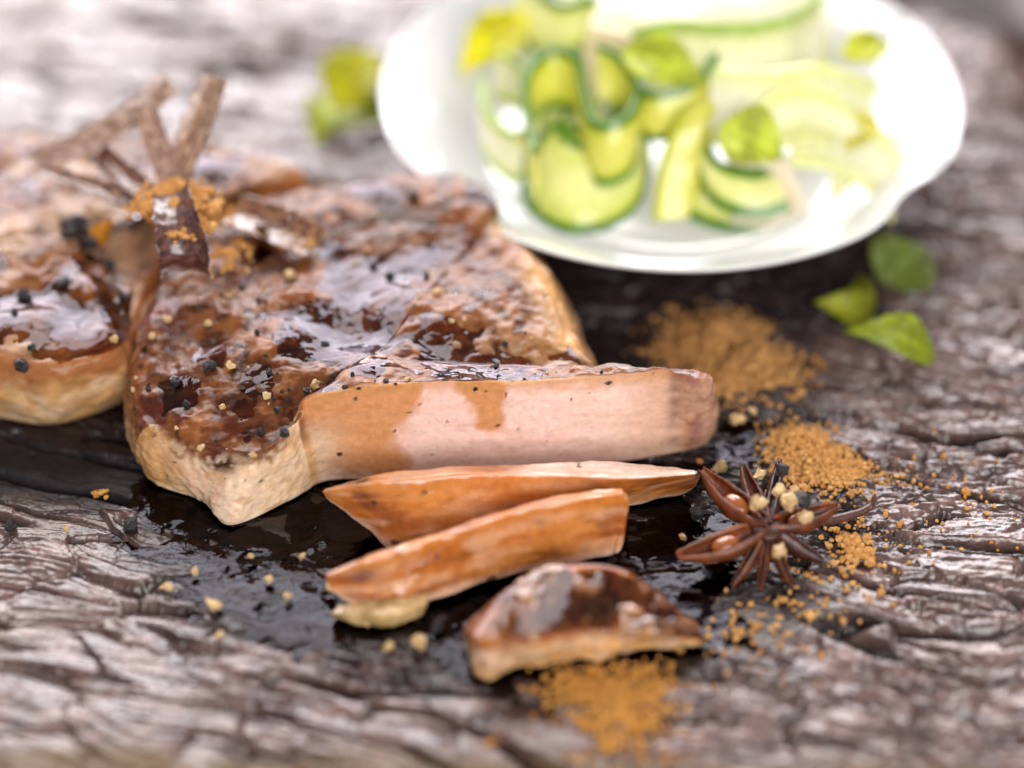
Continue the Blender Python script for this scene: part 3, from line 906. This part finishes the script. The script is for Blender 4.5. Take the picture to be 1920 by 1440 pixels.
ribbon([(1010, 360, 1.2), (1040, 330, 1.4), (1100, 340, 1.5), (1180, 300, 1.9)], UPB, 1.1, 'short cucumber strip tucked inside the cup shaped ribbon', tone=2)
ribbon([(1262, 282, 2.0), (1252, 345, 1.5), (1285, 405, 1.1), (1370, 437, 1.0), (1450, 425, 1.05), (1500, 400, 1.2)], [(.3, .6, .7), (-.2, .8, .6)], 1.25, 'cucumber ribbon curved along the front right of the salad', skinw=.2)
ribbon([(1330, 285, 2.2), (1318, 340, 1.8), (1352, 392, 1.5), (1425, 410, 1.4), (1480, 395, 1.5)], [(.2, .6, .8), (-.3, .7, .7)], 1.0, 'inner cucumber ribbon with dark green edge behind the front right one', skinw=.22)
ribbon([(1296, 150, 3.2), (1262, 230, 2.8), (1235, 320, 2.0), (1222, 415, 1.1)], [(1, .1, .1), (1, .2, 0)], 1.0, 'yellow green cucumber strip hanging down the middle', tone=2, skin=False)
ribbon([(1390, 165, 3.3), (1440, 245, 2.9), (1490, 330, 2.1), (1512, 385, 1.5), (1490, 405, 1.3), (1465, 385, 1.5), (1470, 360, 1.8)], [(-.9, .3, -.2), (-.8, -.2, -.3)], 1.1,
       'translucent white onion strip curling under at its end', mat=M_onion, skin=False, name='onion_strip', cat='onion', group='onion strips on the plate')
ribbon([(1185, 60, 3.6), (1260, 40, 3.9), (1370, 48, 4.0), (1480, 28, 3.8), (1545, -20, 3.4)], [(0, -.75, -.65)] * 2, 2.0, 'broad pale cucumber ribbon draped over the back of the salad', tone=1, skinw=.22)
ribbon([(1330, 120, 3.6), (1430, 130, 3.6), (1540, 120, 3.4), (1640, 150, 2.6)], [(0, -.8, -.6)] * 2, 1.7, 'pale cucumber ribbon across the right of the heap', tone=1, skin=False)
ribbon([(1500, 190, 2.8), (1580, 200, 2.7), (1650, 240, 2.2), (1690, 300, 1.7)], [(-.2, -.85, -.5)] * 2, 1.5, 'faded cucumber ribbon lying at the right rim', tone=1, skin=False)
ribbon([(1010, 60, 2.6), (1090, 40, 3.0), (1180, 60, 3.3), (1240, 110, 3.3)], [(0, -.8, -.6)] * 2, 1.7, 'wide pale onion strip over the back left of the salad', mat=M_onion, skin=False, name='onion_strip', cat='onion', group='onion strips on the plate')
ribbon([(960, 40, 2.2), (985, 80, 2.4), (1020, 110, 2.7), (1090, 100, 3.0)], [(.3, .5, .8)] * 2, 1.2, 'cucumber ribbon behind the coil with its edge turned up', tone=0)
ribbon([(1190, 200, 2.4), (1215, 260, 2.3), (1290, 250, 2.4), (1340, 190, 2.8)], [(0, .3, .95)] * 2, 1.0, 'cucumber curl in the centre hollow of the salad', tone=2, skinw=.14)
ribbon([(870, 170, 1.5), (880, 120, 1.7), (950, 90, 2.0), (1010, 130, 2.2)], [(0, .6, .8)] * 2, .8, 'pale cucumber strip at the far left of the heap', tone=1, skin=False)
ribbon([(1400, 300, 2.4), (1470, 250, 2.7), (1560, 260, 2.3), (1610, 320, 1.6), (1560, 380, 1.2)], [(0, .3, .95)] * 2, .9, 'pale cucumber loop right of the onion curl', tone=1, skin=False)
# heap core: broad flat ribbons that carry the upper ones
for k, (pth, wd_) in enumerate([([(1000, 240, .9), (1150, 260, 1.0), (1300, 250, 1.0), (1500, 270, .9)], (0, .9, .4)), ([(1050, 150, 1.6), (1200, 160, 1.9), (1400, 150, 1.9), (1560, 190, 1.4)], (0, .9, .3)),
                                ([(1120, 90, 2.2), (1260, 90, 2.6), (1420, 100, 2.5), (1560, 130, 1.8)], (0, .9, .2))]):
    ribbon(pth, wd_, 2.6, ['lowest broad cucumber ribbon under the middle of the heap', 'middle broad cucumber ribbon under the heap', 'upper broad cucumber ribbon inside the heap'][k], tone=1, skinw=.12)


# ------------------------------------------------------------------ leaves
def leaf(base, tip, width, label, tone=(.20, .38, .03), curl=.15, up=(0, 0, 1), name='mint_leaf', group=None, fold=.25):
    a, b = np.array(base, float), np.array(tip, float)
    L = np.linalg.norm(b - a); d = (b - a) / L
    side = np.cross(d, up); side /= np.linalg.norm(side)
    n = np.cross(side, d)
    nu, nw = 44, 25
    t = np.linspace(0, 1, nu)
    prof = width / 2 * np.sin(np.pi * t ** .72) ** 1.05 * (1 + .10 * np.abs(np.sin(t * 26)) - .05)
    prof[0] = prof[-1] = .01
    s = np.linspace(-1, 1, nw)
    T, Sg = np.meshgrid(t, s, indexing='ij')
    vein = -.035 * np.exp(-(Sg / .08) ** 2) - .02 * np.maximum(0, np.cos((T * 7 - np.abs(Sg) * 1.6) * 2 * np.pi)) ** 6 * (1 - np.abs(Sg)) + .02 * np.cos((T * 7 - np.abs(Sg) * 1.6) * 2 * np.pi) * np.abs(Sg)
    h = curl * L * np.sin(np.pi * T) + fold * np.abs(Sg) * prof[:, None] + vein + .05 * fbm(np.stack([T * 3, Sg * 2, T * 0 + L], -1), 2)
    top = a + d * (T * L)[..., None] + side * (Sg * prof[:, None])[..., None] + n * h[..., None]
    bot = top - n * .02
    G = np.concatenate([top, bot[:, ::-1]], 1)
    m2 = 2 * nw
    caps = np.array([[k, k + 1, m2 - 2 - k, m2 - 1 - k] for k in range(nw - 1)])
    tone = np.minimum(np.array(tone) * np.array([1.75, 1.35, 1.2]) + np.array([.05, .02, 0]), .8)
    c = mix(np.array(tone) * .8, np.array(tone) * 1.15, sst(-.4, .4, fbm(G * 2, 3)))
    c = mix(c, np.array(tone) * 1.6 + .03, np.concatenate([np.exp(-(Sg / .07) ** 2), np.exp(-(Sg[:, ::-1] / .07) ** 2)], 1) * .6)
    me = mesh(name, (G - a).reshape(-1, 3), np.concatenate([gridF(nu, m2, False, True), caps[:, ::-1], caps + (nu - 1) * m2]), M_leaf, Col=c.reshape(-1, 3))
    return obj(name, me, None, label, 'leaf', group, None, a)


g_ = 'mint leaves'
leaf(P(1752, 676, .05), P(1584, 622, .55), .95, 'bright green mint leaf arched on the bare board right of the powder', (.19, .33, .02), .24, (0, -.35, .9), group=g_)
leaf(P(1640, 600, .05), P(1528, 566, .5), .8, 'small yellow green mint leaf leaning under the plate rim', (.20, .30, .01), .12, (.3, -.5, .8), group=g_)
leaf(P(1632, 596, .1), P(1612, 515, .3), .6, 'narrow mint leaf pointing up beside the plate shadow', (.20, .30, .02), .1, (-.6, -.4, .6), group=g_)
leaf(P(1655, 535, .05), P(1738, 465, .35), 1.5, 'soft grey green mint leaf furthest back on the right of the plate', (.10, .20, .04), .12, (0, -.4, .9), group=g_)
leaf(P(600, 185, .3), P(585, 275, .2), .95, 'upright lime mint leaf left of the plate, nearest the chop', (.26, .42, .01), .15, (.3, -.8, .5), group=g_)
leaf(P(620, 200, .6), P(725, 100, 1.4), 1.5, 'mint leaf with light painted into its green, leaning toward the left of the plate rim', (.34, .46, .01), .14, (-.2, -.5, .8), group=g_)  # lighter green has the light on this leaf painted in
leaf(P(625, 205, .4), P(735, 230, .5), 1.3, 'mint leaf with shade painted into its green, under the left plate rim', (.16, .28, .01), .12, (0, -.4, .9), group=g_)  # darker green has the shade by the rim painted in
g2 = 'leaves in the salad'
leaf(P(995, 30, 2.9), P(858, 140, 1.9), 1.2, 'glowing yellow green leaf at the left of the salad', (.48, .55, .005), .1, (-.3, -.5, .7), group=g2)
leaf(P(1165, 95, 3.7), P(1330, 165, 3.3), 1.1, 'green leaf lying across the top of the salad', (.30, .46, .04), .12, (0, -.5, .8), group=g2)
leaf(P(1352, 235, 3.2), P(1470, 300, 2.7), 1.3, 'rounded green leaf resting on the onion strip', (.32, .48, .06), .12, (-.1, -.5, .8), group=g2)
leaf(P(1580, 110, 3.0), P(1672, 80, 2.9), .8, 'small leaf at the upper right of the salad', (.36, .50, .06), .12, (0, -.5, .8), group=g2)
leaf(P(1560, 270, 2.2), P(1650, 225, 2.3), .8, 'small crumpled leaf at the right of the salad', (.40, .50, .06), .15, (0, -.5, .8), group=g2)


# ------------------------------------------------------------------ bark splinters (curled troughs)
def shard(pts, width, label, curl=1.2, ro_=(.09, .035, .022), hi=(.26, .12, .07), up=(0, -.3, 1), thick=.05, seed=0, taper=(.9, 1, .9), name='bark_splinter', group='bark splinters on the chops'):
    L, M = 60, 20
    c = crom(pts, L)
    tg = np.gradient(c, axis=0); tg /= np.linalg.norm(tg, axis=1)[:, None]
    sd = np.cross(tg, np.array(up, float)); sd /= np.linalg.norm(sd, axis=1)[:, None]
    n = np.cross(sd, tg)
    wv = np.interp(np.linspace(0, 1, L), np.linspace(0, 1, len(taper)), taper) * width * (1 + .12 * fbm(np.stack([np.arange(L) * .15, np.zeros(L) + seed, np.zeros(L)], -1), 3))
    a = np.linspace(-1, 1, M)

    def lay(off, jag):
        r = wv[:, None] / 2
        th = a[None] * curl * (1 + jag)
        x = np.sin(th) / max(math.sin(min(curl, 1.55)), .3)
        z = (1 - np.cos(th)) / max(math.sin(min(curl, 1.55)), .3)
        return c[:, None] + sd[:, None] * (x * r)[..., None] + n[:, None] * (z * r + off)[..., None]
    jag = .12 * fbm(np.stack([np.arange(L)[:, None] * .35 + a[None] * 0, a[None] * .5 + np.zeros((L, 1)), np.zeros((L, M)) + seed], -1), 3)
    up_, dn = lay(thick / 2, jag), lay(-thick / 2, jag)
    up_ = up_ + n[:, None] * (.025 * fbm(np.stack([np.arange(L)[:, None] * .12 + 0 * a[None], a[None] * 5 + np.zeros((L, 1)), np.zeros((L, M)) + seed], -1), 3))[..., None]
    G = np.concatenate([up_, dn[:, ::-1]], 1)
    m2 = 2 * M
    caps = np.array([[k, k + 1, m2 - 2 - k, m2 - 1 - k] for k in range(M - 1)])
    q = fbm(np.stack([np.arange(L)[:, None] * .2 + 0 * np.arange(m2)[None], np.arange(m2)[None] * .5 + np.zeros((L, 1)), np.zeros((L, m2)) + seed], -1), 4)
    col = mix(ro_, hi, sst(-.3, .5, q))
    F = np.concatenate([gridF(L, m2, False, True), caps[:, ::-1], caps + (L - 1) * m2])
    return obj(name, mesh(name, (G - c[0]).reshape(-1, 3), F, M_bark, Col=col.reshape(-1, 3)), None, label, 'spice', group, None, c[0])


shard([P(328, 365, 3.5), P(338, 420, 3.35), P(352, 470, 3.0), P(362, 506, 2.6)], .92, 'short trough shaped bark splinter pointing at the viewer, dusted with powder', 1.05, ro_=(.06, .022, .02), hi=(.17, .07, .05), up=(-.28, -.45, .85), seed=1, taper=(.8, .9, 1.05, 1.1))
shard([P(285, 400, 2.75), P(190, 360, 2.75), P(76, 322, 2.7)], .40, 'thin brown bark splinter pointing left over the back chop', .9, hi=(.32, .15, .08), seed=2, taper=(.9, 1, .7))
shard([P(300, 388, 2.8), P(240, 340, 2.9), P(180, 290, 3.0)], .50, 'bark splinter just above the thin left one, lying in its shade', 1., seed=3)
shard([P(60, 312, 2.5), P(150, 280, 3.0), P(250, 225, 3.5), P(325, 160, 4.0)], .62, 'long bark splinter slanting up from the far left, glare painted into its tone', 1., hi=(.60, .42, .33), ro_=(.24, .13, .09), seed=4)  # backlight glare painted in as pale bark tones
shard([P(328, 360, 2.9), P(300, 290, 3.3), P(272, 205, 3.9)], .50, 'upright bark splinter in the middle of the fan', 1.1, hi=(.55, .36, .27), ro_=(.22, .12, .09), seed=5)  # lighter bark tones carry painted backlight glare
shard([P(345, 345, 2.9), P(385, 245, 3.6), P(420, 150, 4.4)], .80, 'broad tall bark splinter rising at the right of the fan', 1.2, hi=(.60, .40, .28), ro_=(.26, .13, .08), up=(-.7, -.4, .5), seed=6)  # backlight glare put into the bark colour here too
q1, q2, q3 = surf(TOPC, 440, 420), surf(TOPC, 520, 452), surf(TOPC, 590, 478)
shard([q1 + [0, 0, .25], q2 + [0, 0, .30], q3 + [0, 0, .18]], .85, 'flat powder coated bark flake on the seared top of the cut chop', .75, ro_=(.12, .05, .03), hi=(.36, .17, .08), seed=7, up=(0, -.35, .9))
shard([surf(TOPC, 490, 446) + [0, 0, .3], P(525, 425, 2.75), P(556, 404, 3.0)], .22, 'small bark spike sticking up from the flat flake', .9, seed=8, taper=(1, .8, .3))
shard([surf(TOPC, 596, 464) + [0, 0, .12], surf(TOPC, 660, 444) + [0, 0, .22], surf(TOPC, 720, 430) + [0, 0, .25], surf(TOPC, 822, 426) + [0, 0, .12]], .16, 'thin dark bark twig lying along the top of the cut chop', .8, ro_=(.06, .03, .02), hi=(.2, .11, .06), seed=9)
shard([surf(TOPC, 705, 470) + [0, 0, .1], surf(TOPC, 760, 448) + [0, 0, .16]], .14, 'tiny pale bark chip below the dark twig', .8, seed=10, hi=(.4, .25, .16))
leaf(surf(TOPB, 180, 470) + [0, 0, .15], surf(TOPB, 215, 432) + [0, 0, .3], .45, 'small yellowed leaf on the back chop', (.34, .20, .01), .1, (0, -.5, .8), group=None)


# ------------------------------------------------------------------ crumbs
def crumb_mesh(seed, mat, sharp=.35):
    import bmesh
    bm = bmesh.new()
    bmesh.ops.create_icosphere(bm, subdivisions=2, radius=1)
    V = np.array([v.co[:] for v in bm.verts]); F = np.array([[v.index for v in f.verts] for f in bm.faces])
    bm.free()
    r = 1 + sharp * fbm(V * 1.1 + seed * 7.7, 3)
    V = V * r[:, None] * np.random.default_rng(seed).uniform(.65, 1.2, 3)
    return V, F


CR = [crumb_mesh(k, None, .75) for k in range(8)]
CRB = [mesh('pepper_crumb', v, f, M_pepb, smooth=False) for v, f in CR]
CRW = [mesh('pepper_crumb', v, f, M_pepw, smooth=False) for v, f in CR]


def crumb(p, r, white, label, group, name='pepper_crumb'):
    k = int(rng.integers(8))
    o = obj(name, (CRW if white else CRB)[k], None, label, 'pepper', group, None, p + np.array([0, 0, r * .45]))
    o.scale = [r * .8] * 3
    o.rotation_euler = rng.uniform(0, 6.28, 3)
    return o


flatC = TOPC.reshape(-1, 3)
# crumbs that can be placed one by one
for (x, y, r, wh) in [(542, 518, .10, 1), (666, 497, .07, 1), (820, 550, .12, 1), (846, 606, .08, 1), (985, 546, .07, 1), (393, 690, .13, 0), (432, 690, .11, 1), (455, 540, .08, 0), (485, 565, .07, 0), (285, 632, .07, 1),
                      (313, 600, .08, 1), (390, 608, .08, 1), (700, 505, .12, 0), (775, 370, .12, 0), (730, 520, .10, 0), (800, 520, .09, 0), (948, 648, .08, 0), (930, 690, .07, 0), (885, 460, .06, 0), (610, 650, .09, 0),
                      (418, 765, .08, 1), (487, 812, .08, 0), (376, 842, .07, 1), (520, 770, .07, 0), (474, 856, .08, 1), (535, 815, .09, 0), (500, 745, .08, 1), (330, 720, .09, 0), (455, 730, .07, 0), (870, 600, .06, 1),
                      (590, 725, .10, 1), (575, 735, .08, 0), (350, 760, .07, 0), (640, 560, .05, 0), (505, 700, .08, 0), (690, 470, .06, 1)]:
    crumb(surf(TOPC, x, y), r, wh, ('cream' if wh else 'black') + ' cracked pepper crumb stuck to the top of the cut pork chop', ('cream' if wh else 'black') + ' pepper on the cut chop')
idx = rng.choice(len(flatC), 6000)
cnt = 0
for i in idx:
    q = flatC[i]
    dens = perlin(np.array([q * .7 + 5]))[0]
    if dens < .02 or cnt > 110:
        continue
    cnt += 1
    wh = rng.random() < .42
    crumb(q, rng.uniform(.025, .06), wh, ('cream' if wh else 'black') + ' cracked pepper crumb stuck to the top of the cut pork chop', ('cream' if wh else 'black') + ' pepper on the cut chop')
for (x, y, r, wh) in [(45, 560, .13, 0), (120, 535, .15, 0), (28, 592, .12, 0), (40, 690, .16, 0), (60, 655, .1, 0), (215, 640, .09, 1), (150, 425, .2, 0), (172, 462, .18, 0), (130, 445, .16, 0), (185, 428, .15, 0), (205, 500, .12, 0), (90, 600, .07, 1),
                      (230, 560, .1, 0), (180, 400, .14, 1)]:
    crumb(surf(TOPB, x, y), r, wh, ('cream' if wh else 'black') + ' pepper crumb on the back pork chop', ('cream' if wh else 'black') + ' pepper on the back chop')
for (x, y, r, wh) in [(568, 1046, .09, 1), (620, 1106, .1, 1), (505, 1090, .08, 1), (402, 1140, .16, 1), (315, 1105, .12, 1), (690, 1170, .08, 1), (785, 1210, .2, 1), (820, 1180, .16, 0), (412, 1195, .1, 1), (540, 1120, .1, 1),
                      (365, 1075, .09, 1), (470, 1045, .08, 1), (125, 993, .08, 1), (1380, 790, .14, 1), (1410, 775, .12, 1), (1280, 1010, .10, 1), (1350, 880, .13, 1), (1305, 968, .16, 0), (730, 1215, .09, 1), (245, 990, .16, 0), (20, 990, .11, 0)]:
    crumb(P(x, y, .05), r, wh, ('cream' if wh else 'black') + ' cracked pepper crumb lying on the board', ('cream' if wh else 'black') + ' pepper on the board')


# ------------------------------------------------------------------ spice powder
def powder(name, blobs, n, label, size=(.02, .055), zf=None, mound=.2, tone=((.36, .17, .055), (.52, .28, .10))):
    V0, F0 = CR[2]
    import bmesh
    bm = bmesh.new(); bmesh.ops.create_icosphere(bm, subdivisions=1, radius=1)
    V0 = np.array([v.co[:] for v in bm.verts]); F0 = np.array([[v.index for v in f.verts] for f in bm.faces]); bm.free()
    VV, FF, CC = [], [], []
    tot = sum(b[5] for b in blobs)
    k = 0
    for (x, y, rx, ry, hgt, wt) in blobs:
        c = P(x, y, 0)
        m = int(n * wt / tot)
        a = rng.normal(0, .5, (m, 2))
        cl = .22 * rng.normal(size=(max(m // 14, 1), 2))[rng.integers(0, max(m // 14, 1), m)]
        a = a + cl
        px = c[0] + a[:, 0] * rx; py = c[1] + a[:, 1] * ry
        hm = hgt * np.exp(-(a ** 2).sum(1) * 1.6) * (.6 + .6 * (fbm(np.stack([px * 2.5, py * 2.5, 0 * px], -1), 3) + .5))
        base = zf(px, py) if zf else 0 * px - .02
        z = base + hm * rng.uniform(.35, 1, m)
        r = rng.uniform(size[0], size[1], m) * rng.choice([1, 1, 1, 1.6], m)
        sh = rng.uniform(.7, 1.3, (m, 1, 3))
        vv = V0[None] * r[:, None, None] * sh * (1 + .25 * rng.normal(size=(m, len(V0), 1)) * .6) + np.stack([px, py, z], -1)[:, None]
        VV.append(vv.reshape(-1, 3)); FF.append((F0[None] + (np.arange(m) * len(V0))[:, None, None] + k).reshape(-1, 3)); k += m * len(V0)
        CC.append(np.repeat(mix(tone[0], tone[1], rng.random(m)), len(V0), 0))
    V = np.concatenate(VV); loc = V.mean(0); loc[2] = 0
    me = mesh(name, V - loc, np.concatenate(FF), M_powder, smooth=False, Col=np.concatenate(CC))
    return obj(name, me, None, label, 'spice powder', None, 'stuff', loc)


powder('spice_powder', [(1350, 650, 1.0, .9, .5, 3), (1400, 695, .85, .8, .5, 2.5), (1335, 720, .9, .5, .3, 1.2), (1300, 640, .7, .5, .2, .5), (1250, 650, .5, .6, .05, .15)], 5200, 'largest heap of brown spice powder between the plate and the chop', (.022, .05))
powder('spice_powder', [(1505, 840, .55, .55, .35, 2), (1530, 870, .7, .5, .28, 2), (1580, 890, .3, .2, .16, .5), (1570, 905, 1.3, .6, .02, .35)], 4200, 'crumbly orange spice heap just behind the star anise', (.012, .036), tone=((.46, .22, .06), (.62, .34, .12)))
powder('spice_powder', [(1600, 1030, .35, .45, .14, 1), (1540, 1090, .9, .8, .02, .35), (1460, 1160, 1.2, .6, .02, .25), (1420, 1200, 1.3, .9, .02, .2)], 420, 'thin scatter of orange spice grains in front of the star anise', (.02, .055), tone=((.46, .22, .06), (.62, .34, .12)))
powder('spice_powder', [(1150, 1320, .8, .9, .05, 2), (1200, 1290, .7, .5, .06, 1), (1080, 1290, .5, .4, .04, .6), (1190, 1380, .7, .6, .02, .3)], 1100, 'blurred flat patch of orange spice powder near the front edge', (.02, .05), tone=((.46, .20, .04), (.58, .29, .07)))
powder('spice_powder', [(1600, 920, 3.0, 1.6, .01, 1), (1650, 960, 2.4, 1.2, .01, .6), (190, 925, .15, .15, .05, .12), (1080, 1420, .25, .15, .08, .08), (925, 1385, .25, .15, .08, .08), (980, 1330, 1.2, .8, .01, .12)], 260,
       'loose single spice grains strewn over the board', (.015, .05), tone=((.46, .20, .04), (.60, .31, .09)))
V_heap = powder('spice_powder', [(330, 372, .55, .40, .30, 2), (318, 395, .5, .35, .2, 1), (345, 418, .35, .35, .1, .7)], 700, 'orange spice crumbs heaped where the bark splinters meet', (.03, .075), zf=lambda x, y: 0 * x, tone=((.46, .20, .05), (.60, .32, .11)))
V_heap.location = np.array(V_heap.location) + (P(325, 390, 3.25) - P(325, 390, 0)) * S
V_h2 = powder('spice_powder', [(445, 405, .7, .4, .05, 1), (500, 415, .6, .35, .05, 1), (560, 440, .4, .3, .04, .6), (420, 470, .5, .5, .03, .5)], 420, 'spice crumbs sprinkled over the flat bark flake', (.02, .06), tone=((.46, .20, .05), (.60, .32, .11)))
V_h2.location = np.array(V_h2.location) + (P(480, 430, 2.2) - P(480, 430, 0)) * S


# ------------------------------------------------------------------ star anise
def star_anise():
    cen = P(1440, 985, .75)
    loc = cen * [1, 1, 0]
    root = thing('star_anise', 'reddish brown star anise lying beside the slices', 'star anise', loc)

    def pod(tip, width, depth, opening, col, seed):
        L, M = 40, 26
        tip = np.array(tip)
        d = tip - cen; ln = np.linalg.norm(d); d /= ln
        t = np.linspace(0, 1, L)
        sag = -.16 * np.sin(np.pi * t) * ln
        c = cen + d * (t * ln)[:, None]
        c[:, 2] += sag * .5
        sd = np.cross(d, [0, 0, 1.]); sd /= np.linalg.norm(sd)
        n = np.cross(sd, d)
        wv = width * (np.sin(np.pi * (t * .86 + .07)) ** .9) * (1 - .35 * t) + .05
        a = np.linspace(-1, 1, M)                       # from lip to lip under the belly
        th = a * (math.pi - opening)
        x = np.sin(th); z = -np.cos(th)
        pr = np.stack([x, z], -1)

        def lay(f):
            return c[:, None] + sd * (pr[None, :, 0] * wv[:, None] * .5 * f)[..., None] + n * (pr[None, :, 1] * (wv * depth)[:, None] * f)[..., None]
        o1, i1 = lay(1.0), lay(.72)
        G = np.concatenate([o1, i1[:, ::-1]], 1)
        G = G + .012 * fbm(G * 5 + seed, 3)[..., None]
        m2 = 2 * M
        caps = np.array([[k, k + 1, m2 - 2 - k, m2 - 1 - k] for k in range(M - 1)])
        q = fbm(G * 3 + seed, 3)
        cc = mix(np.array(col) * .6, np.array(col) * 1.3, sst(-.4, .5, q))
        cc[:, M:] *= 1.5
        pd = obj('pod', mesh('pod', (G - loc).reshape(-1, 3), np.concatenate([gridF(L, m2, False, True), caps[:, ::-1], caps + (L - 1) * m2]), M_pod, Col=cc.reshape(-1, 3)), root)
        if opening > .6:
            v, f = CR[0]
            import bmesh
            bm = bmesh.new(); bmesh.ops.create_uvsphere(bm, u_segments=20, v_segments=12, radius=1)
            v = np.array([q_.co[:] for q_ in bm.verts]); fq = [[w_.index for w_ in f_.verts] for f_ in bm.faces]; bm.free()
            sc = c[int(L * .45)] + n * .02
            vv = sc + v[:, :1] * d * .26 + v[:, 1:2] * sd * width * .27 + v[:, 2:] * n * .13
            quads = np.array([q_ for q_ in fq if len(q_) == 4]); tris = np.array([q_ for q_ in fq if len(q_) == 3])
            obj('seed', mesh('seed', vv - loc, [quads, tris], M_seed), pd)
    red = (.125, .030, .009)
    dark = (.055, .015, .009)
    pod(P(1314, 880, 1.0), .62, .42, .75, red, 1)
    pod(P(1270, 1042, .45), .66, .40, .95, (.15, .038, .010), 2)
    pod(P(1372, 1100, .06), .22, .6, .3, red, 3)
    pod(P(1424, 1108, .05), .20, .6, .3, red, 4)
    pod(P(1484, 1100, .06), .22, .6, .3, red, 5)
    pod(P(1545, 1052, .2), .30, .6, .3, dark, 6)
    pod(P(1574, 946, .75), .56, .40, .8, red, 7)
    pod(P(1392, 872, .95), .40, .5, .6, (.09, .022, .010), 8)
    pod(P(1462, 862, .9), .30, .5, .4, dark, 9)
    # hub and stem
    v, f = crumb_mesh(5, None, .2)
    cc = np.repeat(np.array([dark]), len(v), 0)
    obj('hub', mesh('hub', cen - loc + v * [.27, .27, .10] - [0, 0, .08], f, M_pod, Col=cc), root)
    for nm, pts_, r in (('stem', [P(1545, 978, .25), P(1590, 968, .22), P(1625, 955, .22), P(1640, 938, .35)], .09),):
        c = crom(pts_, 24)
        ph = np.linspace(0, 2 * np.pi, 10, endpoint=False)
        rr = r * (1 + .25 * fbm(c * 3, 2)); rr[-4:] *= 1.3
        G = c[:, None] + rr[:, None, None] * (np.cos(ph)[None, :, None] * np.array([0, .8, .6]) + np.sin(ph)[None, :, None] * np.array([.2, -.6, .8]))
        cc = np.repeat(np.array([(.09, .04, .03)]), G.size // 3, 0)
        k = np.arange(8)
        ends = np.stack([np.zeros(8, int), k + 1, k + 2], 1)
        obj(nm, mesh(nm, (G - loc).reshape(-1, 3), [gridF(24, 10, False, True), np.concatenate([ends[:, ::-1], ends + 23 * 10])], M_pod, Col=cc), root)
    return cen


sa = star_anise()
for (x, y, z, r, wh) in [(1420, 948, 1.0, .15, 1), (1426, 895, .9, .15, 1), (1468, 888, 1.05, .19, 0), (1458, 1040, .55, .14, 1), (1478, 945, .95, .16, 1), (1505, 945, .95, .2, 0), (1510, 975, .85, .13, 1), (1460, 925, 1.0, .15, 1), (1490, 925, .95, .12, 1)]:
    crumb(P(x, y, z), r, wh, ('cream' if wh else 'black') + ' pepper crumb lodged on the star anise', ('cream' if wh else 'black') + ' pepper on the star anise')


# ------------------------------------------------------------------ white bowl at the far right
def bowl():
    prof = crom([(.05, .35), (.8, .4), (1.35, .8), (1.6, 1.6), (1.65, 2.3), (1.78, 2.3), (1.82, 2.1), (1.78, 1.4), (1.6, .6), (1.2, .1), (1.0, 0), (.05, 0)], 60)
    n = 96
    ph = np.linspace(0, 2 * np.pi, n, endpoint=False)
    V = np.stack([prof[None, :, 0] * np.cos(ph)[:, None], prof[None, :, 0] * np.sin(ph)[:, None], np.repeat(prof[None, :, 1], n, 0)], -1)
    k = V.shape[0] * V.shape[1]; m = V.shape[1]
    V = np.concatenate([V.reshape(-1, 3), [[0, 0, .35]], [[0, 0, 0]]])
    i = np.arange(n); j = (i + 1) % n
    tri = np.concatenate([np.stack([i * m, j * m, np.full(n, k)], 1), np.stack([j * m + m - 1, i * m + m - 1, np.full(n, k + 1)], 1)])
    o = obj('white_bowl', mesh('white_bowl', V, [gridF(n, m, True), tri], M_porc), None, 'small white bowl cut off by the upper right corner', 'bowl', loc=P(1975, 40, 0))


bowl()
